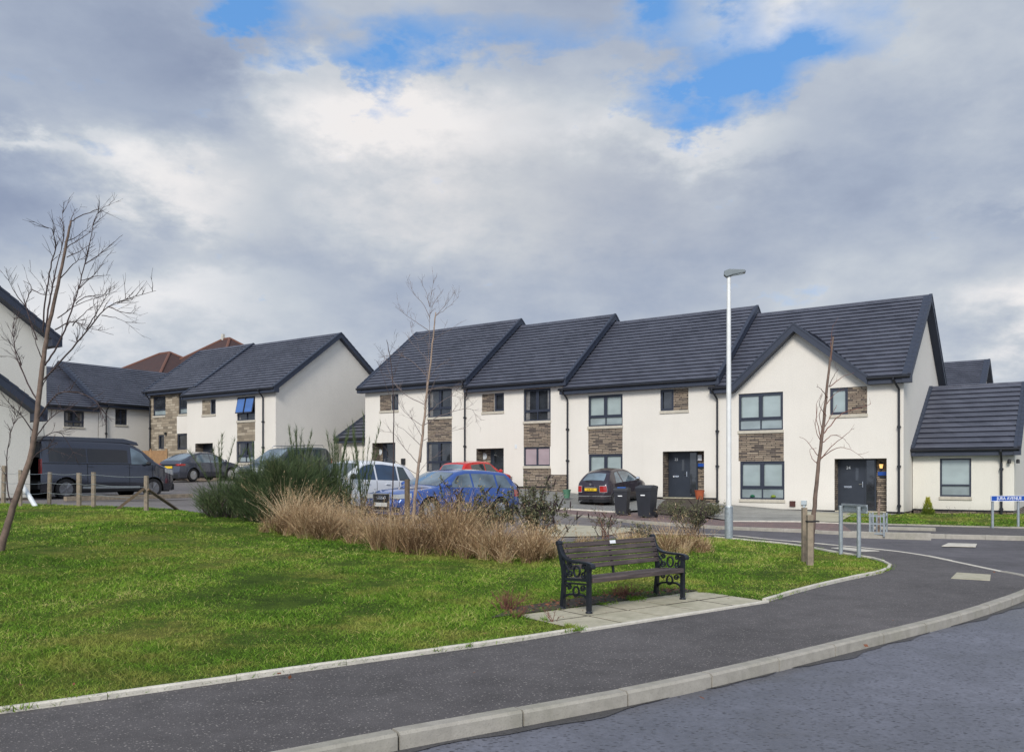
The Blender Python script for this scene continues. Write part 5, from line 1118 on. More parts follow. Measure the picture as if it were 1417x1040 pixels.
# ------------------------------------------------------------------ wheelie bins
def bin_(label, px, py, rz, k=1.0, blue=False):
    x, y = G(px, py); r = thing('wheelie_bin', label, 'bin', (x, y, hz(x, y) + .02), rz, 'wheelie bins at the kerb'); w, d, h_ = .26 * k, .31 * k, .98 * k
    s = MB(); lo = [(-w * .78, -d * .72), (w * .78, -d * .72), (w * .78, d * .8), (-w * .78, d * .8)]; hi = [(-w, -d), (w, -d), (w, d), (-w, d)]
    s.grid([[(a, b, .05) for a, b in lo + lo[:1]], [(a * 1.19 if 0 else lo[i % 4][0] + (hi[i % 4][0] - lo[i % 4][0]) * .9, lo[i % 4][1] + (hi[i % 4][1] - lo[i % 4][1]) * .9, h_ * .88) for i, (a, b) in enumerate(lo + lo[:1])], [(a, b, h_ * .90) for a, b in hi + hi[:1]], [(a, b, h_ * .96) for a, b in hi + hi[:1]]])
    s.poly([(a, b, .05) for a, b in lo]); s.poly([(a, b, h_ * .96) for a, b in hi]); s.box(-w * .5, w * .5, -d * .66 - .012, -d * .66, .12, .3); s.build('body', M['bin'], r, bevel=.012)
    s = MB(); s.grid([[(-w * 1.05, -d * 1.06, h_ * .96), (w * 1.05, -d * 1.06, h_ * .96)], [(-w * 1.05, -d * 1.04, h_ * 1.0), (w * 1.05, -d * 1.04, h_ * 1.0)], [(-w * .95, 0, h_ * 1.07), (w * .95, 0, h_ * 1.07)], [(-w * 1.0, d * 1.0, h_ * 1.03), (w * 1.0, d * 1.0, h_ * 1.03)], [(-w * 1.0, d * 1.1, h_ * .96), (w * 1.0, d * 1.1, h_ * .96)]])
    s.poly([(-w * 1.05, -d * 1.06, h_ * .96), (-w * 1.05, -d * 1.04, h_), (-w * .95, 0, h_ * 1.07), (-w, d, h_ * 1.03), (-w, d * 1.1, h_ * .96)]); s.poly([(w * 1.05, -d * 1.06, h_ * .96), (w * 1.05, -d * 1.04, h_), (w * .95, 0, h_ * 1.07), (w, d, h_ * 1.03), (w, d * 1.1, h_ * .96)])
    ld = s.build('lid', M['bin'], r, bevel=.008)
    if blue: s = MB(); s.box(-w * .6, w * .6, -d * .5, 0, h_ * 1.035, h_ * 1.075); s.build('blue_patch', M['bluelid'], ld)
    s = MB(); s.tube([(-w * .9, d * 1.15, h_ * .99), (w * .9, d * 1.15, h_ * .99)], .018, 8); s.box(-w * .9, -w * .8, d * .9, d * 1.15, h_ * .95, h_ * 1.0); s.box(w * .8, w * .9, d * .9, d * 1.15, h_ * .95, h_ * 1.0); s.build('handle', M['bin'], r)
    for a in (-1, 1): s = MB(); s.lathe([(.02, -.03), (.10, -.03), (.10, .03), (.02, .03)], 18, (a * w * .82, d * .86, .10), 'x'); s.build('wheel', M['rubber'], r)
    s = MB(); s.box(-.09, .06, -d * .97 - .004, -d * .90, h_ * .72, h_ * .755); s.build('white_label', M['signwhite'], r)
bin_('narrower black wheelie bin with blue on its lid, beside the small car', 861, 713, AZ + .25, .92, True)
bin_('larger black wheelie bin with a white mark, right of the other bin', 895, 716.5, AZ + .05, 1.03)
# ------------------------------------------------------------------ lamp post
x, y = G(1008.5, 746); lp = thing('street_lamp', 'tall slim white-grey lamp post with a small flat dark head', 'street lamp', (x, y, hz(x, y))); hl_ = (746 - 380) / 1150 * y
s = MB(); s.lathe([(.085, 0), (.085, .75), (.08, .78), (.062, .80), (.058, 3), (.047, hl_)], 20); s.build('column', M['lampsteel'], lp, smooth=False)
s = MB(); s.lathe([(.098, 0), (.098, .78), (.09, .80)], 20); s.build('base_sleeve', M['galv'], lp)
s = MB(); s.box(-.087, -.083, -.05, .05, .2, .62); s.build('access_door', M['galv'], lp)
s = MB(); hd_ = Matrix.Translation((0, 0, hl_)) @ Matrix.Rotation(math.radians(-6), 4, 'Y') @ Matrix.Rotation(-.25, 4, 'Z')
pr = [(-.12, 0), (-.10, .09), (.02, .12), (.12, .10), (.36, .055), (.40, .02), (.38, -.02), (.1, -.03), (-.06, -.06)]
s.prism([hd_ @ Vector((a, -.09, b)) for a, b in pr], hd_.to_3x3() @ Vector((0, .18, 0))); hd = s.build('lamp_head', simple('lamp_head_grey', srgb(96, 104, 108), .4, metal=.4), lp, bevel=.012)
s = MB(); s.box(.06, .33, -.07, .07, -.035, -.024, 0, hd_); s.build('lamp_lens', M['lens'], hd)
# ------------------------------------------------------------------ street sign (read from the road), sign seen from behind, tree guard
xa_, ya_ = G(1373.5, 731); xb_, yb_ = G(1409, 730.5); b_ = Vector((xb_ - xa_, yb_ - ya_)); d_ = b_.length
sg = thing('street_name_sign', 'blue street name sign reading JURA AVENUE on two grey posts at the right edge', 'sign', ((xa_ + xb_) / 2, (ya_ + yb_) / 2, hz(xa_, ya_)), math.atan2(b_.y, b_.x))
for q in (-1, 1): s = MB(); s.tube([(q * d_ / 2, 0, -.1), (q * d_ / 2, 0, .83)], .038, 10); s.build('post', M['galv'], sg)
s = MB(); s.box(-d_ / 2 - .10, d_ / 2 + .25, -.06, -.042, .80, .965); bd_ = s.build('board', M['bluesign'], sg, bevel=.004)
s = MB(); W0, W1 = -d_ / 2 - .10, d_ / 2 + .25
for q in ((W0, W1, .80, .812), (W0, W1, .953, .965), (W0, W0 + .012, .812, .953), (W1 - .012, W1, .812, .953)): s.box(q[0], q[1], -.0635, -.0605, q[2], q[3])
s.build('border', M['signwhite'], bd_); textmesh('JURA AVENUE', .135, M['signwhite'], bd_, ((W0 + W1) / 2, -.063, .880), name='lettering', sx=1.0)
xa_, ya_ = G(1163.5, 767.5); xb_, yb_ = G(1188.5, 772); b_ = Vector((xb_ - xa_, yb_ - ya_)); d_ = b_.length
sg = thing('sign_frame', 'galvanised two-post sign seen from behind on the grass corner', 'sign', ((xa_ + xb_) / 2, (ya_ + yb_) / 2, hz(xa_, ya_)), math.atan2(b_.y, b_.x))
for q in (-1, 1): s = MB(); s.tube([(q * d_ / 2, 0, -.1), (q * d_ / 2, 0, .99)], .04, 12); s.build('post', M['galv'], sg)
s = MB(); s.box(-d_ / 2 - .03, d_ / 2 + .20, .045, .06, .86, 1.03); s.box(-d_ / 2 - .03, d_ / 2 + .20, .025, .045, .985, 1.03); s.box(-d_ / 2 - .03, d_ / 2 + .20, .025, .045, .865, .90); s.build('board_back', M['galv'], sg, bevel=.003)
x, y = G(1215.5, 741); gd = thing('tree_guard', 'small square pale metal guard round a young trunk across the side road', 'tree guard', (x, y, hz(x, y)), AZ); s = MB()
for a in (-.17, .17):
    for b in (-.17, .17): s.box(a - .02, a + .02, b - .02, b + .02, 0, .60)
for zz in (.05, .3, .5):
    for q in ((-.17, .17, -.18, -.16), (-.17, .17, .16, .18)): s.box(q[0], q[1], q[2], q[3], zz, zz + .035)
    for q in ((-.18, -.16, -.17, .17), (.16, .18, -.17, .17)): s.box(q[0], q[1], q[2], q[3], zz, zz + .035)
for k in range(1, 4):
    a = -.17 + .34 * k / 4; s.box(a - .01, a + .01, -.178, -.162, .05, .56); s.box(a - .01, a + .01, .162, .178, .05, .56); s.box(-.178, -.162, a - .01, a + .01, .05, .56)
s.build('rails', M['galv'], gd); s = MB(); s.tube([(0, 0, 0), (.01, 0, .7), (.03, .01, .95)], [.035, .03, .02], 8); tg_ = s.build('young_trunk', M['barkpale'], gd)
for i, (q, w_, d_) in enumerate((((1165, 740), 2.1, .14), ((1208, 733), 1.6, .14))):
    x, y = G(*q); s = MB(); s.box(0, w_, 0, d_, -.1, .10); o = s.build('planter_kerb', M['kerb'], bevel=.015); o.location = (x, y, hz(x, y)); o.rotation_euler = (0, 0, AZ + .25); tag(o, ('long low concrete kerb in front of the pale tree guard', 'short low concrete kerb behind the pale tree guard')[i], 'kerb')
# ------------------------------------------------------------------ post and wire fence
fn = thing('post_fence', 'low weathered timber post and wire fence in front of the camper van', 'fence')
tops = []
for (px, pb, pt, w_) in ((4.6, 697.5, 644, .11), (28.5, 701, 650, .09), (68, 699, 653, .10), (109.5, 700.5, 654, .12), (129.5, 701.5, 653, .11), (202.5, 707, 658, .11)):
    x, y = G(px, pb); z = hz(x, y); hh = (pb - pt) / 1150 * y; s = MB(); le = random.uniform(-.03, .03)
    s.tube([(x, y, z - .2), (x + le * .5, y, z + hh * .5), (x + le, y, z + hh)], w_ / 2 * 1.1, 7); s.build('post', M['timber_post'], fn); tops.append(Vector((x, y, z)))
for (pa, pb_) in (((199, 676), (161, 705)), ((205, 677), (247, 706))):
    x, y = G(*pb_); z = hz(x, y); y2 = G(202.5, 707)[1] - .12; a = Vector(((pa[0] - 708.5) / 1150 * y2, y2, 1.6 - (pa[1] - 657) / 1150 * y2)); b = Vector((x, y, z)); s = MB(); dd = (b - a)
    s.tube([a, b], .045, 4); s.build('brace', M['timber_dark'], fn)
s = MB()
for hh in (.35, .62, .88):
    pts = []
    for a, b in zip(tops, tops[1:]):
        for k in range(6): p = a.lerp(b, k / 6); pts.append((p.x, p.y - .06, p.z + hh - .03 * math.sin(PI * k / 6)))
    pts.append((tops[-1].x, tops[-1].y - .06, tops[-1].z + hh)); s.tube(pts, .006, 4)
s.build('wire', M['galv'], fn)
# loose pale pipe leaning by the fence
pa = G3(49.5, 701); s = MB(); y2 = pa[1] + .2; s.tube([(pa[0], pa[1], pa[2]), ((29 - 708.5) / 1150 * y2, y2, 1.6 - (668 - 657) / 1150 * y2)], .06, 10); tag(s.build('leaning_pipe', M['whiteplastic']), 'pale grey pipe leaning against the timber fence near the left edge', 'pipe')
# long low timber rail lying behind the fence
s = MB(); a, b = Vector(G3(90, 693)), Vector(G3(265, 690)); s.box(0, (b - a).length, -.08, .08, 0, .14); o = s.build('low_rail', M['timber_post'], bevel=.01); o.location = a; o.rotation_euler = (0, 0, math.atan2(b.y - a.y, b.x - a.x)); tag(o, 'low pale timber rail lying along the parking edge behind the fence', 'rail')
# ------------------------------------------------------------------ pots
def pot(name, label, x, y, z, r, hh, mat, plant=None):
    p = thing(name, label, 'plant pot', (x, y, z)); s = MB(); s.lathe([(r * .7, 0), (r, hh), (r * 1.08, hh), (r * 1.08, hh * 1.08), (r * .9, hh * 1.08), (r * .85, hh * .9)], 16); s.build('pot', mat, p); return p
x, y = G(785, 694); pot('plant_pot', 'green tub beside the downpipe left of the small black car', x, y + .3, hz(x, y) + .15, .17, .34, M['greenpot'])
for i, px in enumerate((968,)):
    p = TP_(s3); hh_ = Vector(TP_(s4)); x, y = Vector(TP_(s4)).x - 1.0, Vector(TP_(s4)).y + .15; pot('plant_pot', 'terracotta pot with dry stems beside the front door numbered 23', (968 - 708.5) / 1150 * 34.6, 34.6, .58, .2, .36, M['terracotta'])
# ------------------------------------------------------------------ vegetation
def ribbons(name, base, direc, length, width, bend, mat, parent=None, tint=None, seg=3, droop=None):
    """thin tapering blades: base (N,3), unit direc (N,3), bend vectors (N,3)"""
    N = len(base); side = np.cross(direc, rng.normal(size=(N, 3))); side /= np.linalg.norm(side, axis=1, keepdims=True) + 1e-9
    V = []
    for k in range(seg + 1):
        t_ = k / seg; c_ = base + direc * (length * t_)[:, None] + bend * (t_ * t_)
        w_ = (width * (1 - t_ * .85) * .5)[:, None]
        if k < seg: V += [c_ - side * w_, c_ + side * w_]
        else: V += [c_]
    V = np.stack(V, 1); m = V.shape[1]; F = []
    idx = np.arange(N)[:, None] * m
    F4 = []
    for k in range(seg - 1): F4.append(idx + np.array([2 * k, 2 * k + 1, 2 * k + 3, 2 * k + 2]))
    tri = idx + np.array([2 * seg - 2, 2 * seg - 1, 2 * seg])
    fs = [f[:, [0, 1, 2]] for f in F4] + [f[:, [0, 2, 3]] for f in F4] + [tri]
    tn = None if tint is None else np.repeat(tint, m)
    return npmesh(name, V.reshape(-1, 3), np.concatenate(fs), mat, parent, tn)
def unit(v): return v / (np.linalg.norm(v, axis=1, keepdims=True) + 1e-9)
def scatter(poly, n, dens=None):
    P = np.array(poly); out = []
    while sum(map(len, out)) < n:
        q = rng.uniform(P.min(0), P.max(0), (n, 2)); q = q[inside(poly, q)]
        if dens is not None: q = q[rng.random(len(q)) < dens(q)]
        out.append(q)
    return np.concatenate(out)[:n]
# lawn blades
vis = lambda q: (np.abs(q[:, 0] / q[:, 1]) < .66) & (q[:, 1] > 3.2)
def fbm(q, s):
    v = 0; a = 1; r = np.random.default_rng(int(s * 100))
    for k in range(4):
        A = r.normal(size=(5, 2)) * s * 2 ** k; ph = r.uniform(0, 6.28, 5); v = v + a * np.sin(q @ A.T + ph).sum(1) / 5; a *= .55
    return v
def lawn_blades(name, poly, n, dfun, ln, wd, label):
    q = scatter(poly, n, lambda p: vis(p) * dfun(p)); z = H(q[:, 0], q[:, 1]) + .005; base = np.c_[q, z]
    pt = fbm(q, 1.1); d = unit(np.c_[rng.normal(0, .55, (n, 2)), np.ones(n)]); L_ = rng.uniform(ln[0], ln[1], n) * (1 + .75 * np.clip(fbm(q, 3.1), -.8, 1.2)) 
    b = np.c_[rng.normal(0, .5, (n, 2)), -np.abs(rng.normal(.1, .2, n))] * L_[:, None]
    tint = np.clip(rng.beta(2.2, 3, n) + .30 * pt + .22 * fbm(q, 4.3), 0, .97); dead = rng.random(n) < .04 + .10 * (fbm(q, .9) > .35); tint[dead] = rng.uniform(.9, 1, dead.sum())
    o = ribbons(name, base, d, L_, rng.uniform(wd[0], wd[1], n) * (q[:, 1] / 9).clip(.7, 2), b, M['grass'], tint=tint, seg=2)
    tag(o, label, 'grass', kind='stuff'); return o
lawn_blades('grass', lawn_poly, 330000, lambda p: np.clip(7.5 / p[:, 1], .12, 1) ** 1.5, (.030, .062), (.0045, .009), 'short green lawn grass with paler patches on the bank')
verge_poly = [G(1165, 724.5), G(1272, 728), G(1417, 731.5), (17.2, 24.6), (19, 29), (17.6, 30.6), (14.6, 31.0), (13.0, 31.6), G(1165, 716)]
lawn_blades('verge_grass', verge_poly, 16000, lambda p: np.ones(len(p)), (.05, .1), (.008, .016), 'short grass verge in front of the single storey wing')
# tufts creeping over edgings
def along(line, n, off): 
    L_ = densify(line, .05, False); i = rng.integers(0, len(L_) - 1, n); p = np.array(L_)[i] + rng.normal(0, off, (n, 2)); return p
q = np.concatenate([along(lawn_near, 5000, .035), along([pad_l, pad_t, pad_r], 3500, .05), along([pad_b, pad_l], 1800, .04), along(lawn_right, 3000, .04)]); keep = fbm(q, 5) > .25; q = q[keep]; n = len(q)
o = ribbons('edge_tufts', np.c_[q, H(q[:, 0], q[:, 1]) + .02], unit(np.c_[rng.normal(0, .7, (n, 2)), np.ones(n)]), rng.uniform(.04, .09, n), rng.uniform(.005, .009, n), np.c_[rng.normal(0, .02, (n, 2)), np.full(n, -.01)], M['grass'], tint=rng.beta(2, 3, n), seg=2); tag(o, 'tufts of grass creeping over the pale edging', 'grass', kind='stuff')
# dry grass clumps
DG = 'clumps of dry tan grass along the hedge bed'
def dry(px, py, w, h_, n, label, tone=0, name='dry_grass_clump'):
    h_ = h_ * (1.32 if px < 780 else 1.12); x, y = G(px, py); z = hz(x, y); r = thing(name, label, 'grass clump', (x, y, z), 0, DG)
    nt = max(4, int(w * 9)); ta = rng.uniform(0, 2 * PI, nt); tr = np.sqrt(rng.random(nt)) * w / 2; T = rng.integers(0, nt, n); th = rng.uniform(.5, 1.08, nt); tl = rng.normal(0, .16, (nt, 2)); tt = rng.normal(0, .2, nt)
    rr = tr[T]; base = np.c_[rr * np.cos(ta[T]), rr * np.sin(ta[T]) * .7, np.zeros(n)]; base[:, :2] += rng.normal(0, .045, (n, 2)); base[:, 2] = H(base[:, 0] + x, base[:, 1] + y) - z
    d = unit(np.c_[rng.normal(0, .30, n) + base[:, 0] * .3 + tl[T, 0], rng.normal(0, .30, n) + base[:, 1] * .35 + tl[T, 1], np.ones(n)]); L_ = rng.beta(2.4, 1.5, n) * 1.1 * h_ * th[T] * (1 - .35 * (rr / (w / 2)) ** 2); L_ = np.maximum(L_, .1); tone = tone + tt[T]
    b = np.c_[rng.normal(0, .26, (n, 2)), -np.abs(rng.normal(0, .2, n))] * L_[:, None]
    o = ribbons('stalks', base, d, L_, rng.uniform(.004, .011, n), b, M['drygrass'], r, np.clip(rng.beta(1.5, 1.7, n) + tone, 0, 1), 3)
    g_ = n // 6; tg = T[:g_]; bb = np.c_[tr[tg] * np.cos(ta[tg]), tr[tg] * np.sin(ta[tg]) * .7 - .05, np.zeros(g_)]; bb[:, :2] += rng.normal(0, .07, (g_, 2)); bb[:, 2] = H(bb[:, 0] + x, bb[:, 1] + y) - z
    ribbons('green_blades', bb, unit(np.c_[rng.normal(0, .6, (g_, 2)), np.ones(g_)]), rng.uniform(.08, .3, g_), rng.uniform(.005, .01, g_), np.c_[rng.normal(0, .08, (g_, 2)), rng.uniform(-.1, 0, g_)], M['grass'], r, rng.beta(3, 2, g_), 3)
    m = n // 3; i = rng.choice(n, m, False); tips = base[i] + d[i] * L_[i][:, None] + b[i]     # feathery heads
    k = 4; bb = np.repeat(tips, k, 0) - np.repeat(d[i], k, 0) * rng.uniform(0, .12, m * k)[:, None]
    ribbons('seed_heads', bb, unit(np.repeat(d[i], k, 0) + rng.normal(0, .5, (m * k, 3))), rng.uniform(.02, .06, m * k), rng.uniform(.004, .010, m * k), rng.normal(0, .01, (m * k, 3)), M['drygrass'], r, np.clip(rng.beta(3, 2, m * k) + .05, 0, 1), 2)
    return r
dry(385, 736, 1.0, .75, 900, 'leftmost dry grass clump, thin, at the foot of the green broom', -.05)
dry(418, 740, 1.1, 1.12, 2500, 'pale straw clump just right of the green broom foot', .12)
dry(455, 745, 1.25, 1.38, 3900, 'largest and palest straw clump, in front of the white car front wheel', .16)
dry(492, 752, .45, .42, 350, 'small reddish clump left of the gap before the blue estate', -.12)
dry(545, 762, 1.0, 1.15, 2400, 'tan clump under the front plate of the blue estate car', .05)
dry(585, 768, .8, .8, 1200, 'low rusty clump at the foot of the leaning birch', -.2)
dry(625, 768, 1.2, 1.22, 3200, 'tall reddish clump just right of the birch foot', -.04)
dry(668, 773, .8, .78, 1100, 'short dark clump below the front door of the blue estate', -.18)
dry(706, 776, 1.15, .98, 2300, 'tan clump below the rear door of the blue estate', .04)
dry(745, 772, .9, .8, 1300, 'low tan clump left of the bench under the leafy shrub', .02)
dry(808, 756, .7, .38, 320, 'thin short clump behind the left half of the bench', -.02)
dry(868, 752, .7, .58, 520, 'small straw clump behind the middle of the bench', .12)
dry(940, 767, 1.1, .85, 1900, 'round tan clump just right of the bench back', .02)
dry(972, 764, .7, .60, 800, 'small clump between the bench and the lamp post', -.08)
# green broom bush
def broom(label, px, py, w, dpt, h_, n, name='broom_bush', lean=0):
    x, y = G(px, py); z = hz(x, y); r = thing(name, label, 'bush', (x, y, z))
    ns = 60; sa = rng.uniform(0, 2 * PI, ns); sr_ = np.sqrt(rng.random(ns)); sx_ = sr_ * np.cos(sa) * w / 2; sy_ = sr_ * np.sin(sa) * dpt / 2
    stem = MB(); pts = []
    for i in range(ns):
        hh = h_ * rng.uniform(.55, .92) * (1 - .5 * sr_[i] ** 2); lx = sx_[i] * 1.0 + rng.normal(0, .16) + lean; ly = sy_[i] + rng.normal(0, .12); wb = rng.normal(0, .07, 2)
        pl = [Vector((sx_[i] * .6 + (lx - sx_[i] * .6) * t_ ** 1.3 + wb[0] * math.sin(5 * t_), sy_[i] * .6 + (ly - sy_[i] * .6) * t_ + wb[1] * math.sin(4 * t_), hh * t_)) for t_ in np.linspace(0, 1, 7)]; stem.tube(pl, [.014 * (1 - .7 * t_) for t_ in np.linspace(0, 1, 7)], 4, cap=False); pts.append((pl, hh))
    stem.build('stems', M['twig'], r, fix=False)
    I = rng.integers(0, ns, n); t_ = rng.beta(1.5, 1.15, n); P_ = np.array([[tuple(v) for v in p[0]] for p in pts]); k = t_ * 6; k0 = np.minimum(k.astype(int), 5); f_ = (k - k0)[:, None]; base = P_[I, k0] * (1 - f_) + P_[I, k0 + 1] * f_
    base += rng.normal(0, .07, (n, 3)); base[:, 2] = np.maximum(base[:, 2], 0); out = unit(np.c_[base[:, :2], np.full(n, .5)]); d = unit(np.c_[out[:, :2] * .55 + rng.normal(0, .42, (n, 2)), np.full(n, 1.0) * rng.uniform(.5, 1.2, n)]); L_ = rng.uniform(.12, .42, n) * (1.1 - .25 * t_)
    ribbons('green_twigs', base, d, L_, rng.uniform(.005, .011, n), np.c_[rng.normal(0, .06, (n, 2)), np.zeros(n)], M['broom'], r, np.clip(rng.beta(2, 2.5, n) + .35 * rng.normal(0, 1, ns)[I] * .4, 0, .97), 3)
    return r
broom('big dark green broom bush in front of the people carrier', 392, 724, 2.3, 1.6, 1.95, 34000)
broom('sparse low green broom left of the big one, reaching over the lawn edge', 318, 716, 1.9, 1.1, 1.15, 5200)
broom('green broom bush right of the big one in front of the blank gable wall', 436, 723, 1.4, 1.1, 1.95, 11000, lean=.1)
def wisp(label, px, py, top, n=9):
    x, y = G(px, py); z = hz(x, y); r = thing('broom_shoots', label, 'plant', (x, y, z), 0, 'tall thin shoots standing above the broom'); h_ = (py - top) / 1150 * y; s = MB(); bases = []
    for i in range(n):
        lx, ly = rng.normal(0, .28), rng.normal(0, .15); hh = h_ * rng.uniform(.65, 1); pl = [Vector((rng.normal(0, .03) * 0 + lx * t_ ** 1.6, ly * t_, hh * t_)) for t_ in np.linspace(0, 1, 8)]; s.tube(pl, [.011 * (1 - .75 * t_) for t_ in np.linspace(0, 1, 8)], 4, cap=False)
        for _ in range(170): t_ = rng.uniform(.3, 1); bases.append((lx * t_ ** 1.6, ly * t_, hh * t_))
    s.build('shoots', M['broom'], r, fix=False); b = np.array(bases); m = len(b); ribbons('side_twigs', b, unit(np.c_[rng.normal(0, .3, (m, 2)), np.ones(m)]), rng.uniform(.06, .20, m), rng.uniform(.006, .012, m), rng.normal(0, .01, (m, 3)), M['broom'], r, rng.beta(2.5, 2, m), 2)
wisp('thin green shoots above the left end of the broom', 305, 714, 600, 8); wisp('tall upright green shoots against the blank gable wall', 412, 721, 582, 16); wisp('shoots between the gable wall and the small porch roof', 464, 726, 592, 15); wisp('tall curved shoots in front of the left end doorway', 502, 732, 574, 8); wisp('loose fine shoots over the bonnet of the white car', 482, 730, 612, 6); wisp('short shoots just left of the people carrier windscreen', 352, 715, 612, 5)
# leafy shrubs
def shrub(label, px, py, w, h_, nst, nleaf, spikes=0, name='leafy_shrub', leafsz=.05, group=None, dpt=.8):
    x, y = G(px, py); z = hz(x, y); r = thing(name, label, 'shrub', (x, y, z), 0, group); s = MB(); P_ = []
    for i in range(nst):
        a = rng.uniform(0, 2 * PI); q = rng.random() ** .5; ex, ey = q * math.cos(a) * w / 2, q * math.sin(a) * dpt / 2; hh = h_ * rng.uniform(.6, 1) * (1 - .3 * q)
        c1 = Vector((rng.normal(0, .1), rng.normal(0, .08), 0)); pl = [Vector((c1.x + (ex - c1.x) * t_ ** 1.2 + .03 * math.sin(9 * t_ + i), c1.y + (ey - c1.y) * t_, hh * t_ - .12 * h_ * q * t_ * t_)) for t_ in np.linspace(0, 1, 8)]
        s.tube(pl, [.009 * (1 - .7 * t_) for t_ in np.linspace(0, 1, 8)], 4, cap=False); P_.append([tuple(v) for v in pl])
        for j in range(3):
            k = rng.integers(3, 7); b = pl[k]; e = b + Vector((rng.normal(0, .16), rng.normal(0, .14), rng.uniform(.05, .28))); s.tube([b, b.lerp(e, .5) + Vector((0, 0, .01)), e], [.005, .004, .002], 3, cap=False); P_.append([tuple(b.lerp(e, t_)) for t_ in np.linspace(0, 1, 8)])
    s.build('stems', M['twig'], r, fix=False); P_ = np.array(P_); I = rng.integers(0, len(P_), nleaf); k = rng.uniform(2.2, 6.99, nleaf); k0 = k.astype(int); f_ = (k - k0)[:, None]; b = P_[I, k0] * (1 - f_) + P_[I, k0 + 1] * f_ + rng.normal(0, .02, (nleaf, 3))
    d = unit(rng.normal(0, 1, (nleaf, 3)) + np.array([0, 0, .25])); n2 = unit(np.cross(d, rng.normal(0, 1, (nleaf, 3)))); L_ = (leafsz * rng.uniform(.6, 1.3, nleaf))[:, None]; V = np.stack([b, b + d * L_ * .5 + n2 * L_ * .26, b + d * L_, b + d * L_ * .5 - n2 * L_ * .26], 1)
    npmesh('leaves', V.reshape(-1, 3), np.arange(nleaf * 4).reshape(-1, 4), M['leaf'], r, np.repeat(rng.beta(2, 2, nleaf), 4))
    if spikes:
        s = MB()
        for i in range(spikes):
            p = Vector(P_[rng.integers(0, len(P_))][7]); dd = Vector((rng.normal(0, .45), rng.normal(0, .3), 1)).normalized(); ln = rng.uniform(.10, .22)
            pts_ = [p + dd * ln * t_ + Vector((0, 0, -.2 * ln * t_ * t_)) for t_ in np.linspace(-.5, 1, 6)]; s.tube(pts_, [.004, .006, .016, .014, .011, .003], 5)
        s.build('seed_heads', M['seed'], r, fix=False)['kind'] = 'stuff'
    return r
SG = 'leafy shrubs with dark seed spikes beside the blue estate'
shrub('leafy shrub in front of the rear wheel of the blue estate', 672, 757, 1.7, 1.5, 28, 5200, 30, group=SG); shrub('tall shrub with dark spikes between the blue estate and the kerb', 738, 758, 1.6, 1.95, 30, 4200, 44, group=SG)
shrub('sparse shrub with dark spikes in front of the windscreen of the blue estate', 618, 755, 1.3, 1.75, 14, 700, 26, group=SG); shrub('thin spiky stems arching over the tan paving', 768, 760, .8, 1.0, 8, 250, 12, group=SG)
shrub('loose dark twigs and leaves over the grille of the white car', 488, 732, 1.5, 1.25, 16, 700, 4, leafsz=.045); shrub('pale silvery shrub low in front of the white car bonnet', 452, 728, 1.1, 1.05, 14, 1100, 0, leafsz=.05)
shrub('wide olive shrub in front of the door numbered 23, left of the lamp post', 962, 744, 1.7, 1.15, 26, 2600, 18, leafsz=.04); shrub('low bare-stemmed shrub behind the middle of the bench', 838, 744, 1.1, .8, 14, 260, 3); shrub('small leafy plant behind the bench near the straw clump', 890, 748, .6, .45, 10, 420, 0)
shrub('olive ground shrub on the bed below the stone porch', 935, 716, 1.9, .55, 20, 1600, 0, leafsz=.06, dpt=1.6); shrub('rounded shrub on the bed beside the downpipe', 985, 716, 1.2, .6, 16, 1200, 0, leafsz=.06)
x, y = G(1284, 724); y += 4.2; x = (1284 - 708.5) / 1150 * y
def conifer():
    r = thing('dwarf_conifer', 'small yellow-green conifer against the single storey wing', 'shrub', (x, y, hz(x, y))); n = 1500; t_ = rng.random(n) ** 1.2; a = rng.uniform(0, 2 * PI, n); rr = .22 * (1 - t_) * np.sqrt(rng.random(n)) + .02
    b = np.c_[rr * np.cos(a), rr * np.sin(a), t_ * .6]; m_ = m_tint('conifer_foliage', [(0, (.05, .09, .01, 1)), (.6, (.22, .26, .03, 1)), (1, (.45, .42, .06, 1))]); ribbons('foliage', b, unit(np.c_[np.cos(a) * .5, np.sin(a) * .5, np.ones(n)]), rng.uniform(.05, .13, n), rng.uniform(.01, .02, n), rng.normal(0, .01, (n, 3)), m_, r, np.clip(t_ + rng.normal(0, .15, n), 0, 1), 2); s = MB(); s.tube([(0, 0, 0), (0, 0, .5)], .015, 6); s.build('trunk', M['bark'], r)
conifer()
# bare twiggy plants near the bench and by the house wall
def twigs(label, px, py, w, h_, n, mat='twigred', group='bare twiggy shrubs', name='bare_shrub', dy=0, z=None):
    x, y = G(px, py) if z is None else (((px - 708.5) / 1150 * dy), dy); zz = hz(x, y) if z is None else z; r = thing(name, label, 'shrub', (x, y, zz), 0, group); s = MB()
    def grow(p, d, L_, rad, lv):
        pts = [p]; q = p
        for k in range(4): d = (d + Vector((random.gauss(0, .16), random.gauss(0, .16), random.gauss(.02, .1)))).normalized(); q = q + d * L_ / 4; pts.append(q)
        s.tube(pts, [rad * (1 - .14 * k) for k in range(5)], 4, cap=False)
        if lv > 0:
            for k in range(random.randint(2, 3)): b = pts[random.randint(1, 4)]; grow(b, (d + Vector((random.gauss(0, .6), random.gauss(0, .6), random.gauss(.1, .3)))).normalized(), L_ * random.uniform(.45, .7), rad * .6, lv - 1)
    for i in range(n): a = random.uniform(0, 2 * PI); grow(Vector((random.gauss(0, w * .08), random.gauss(0, w * .08), 0)), Vector((math.cos(a) * w * .7 / h_ * .6, math.sin(a) * w * .7 / h_ * .6, 1)).normalized(), h_ * random.uniform(.4, .65), .0045, 2)
    s.build('twigs', M[mat], r, fix=False); return r
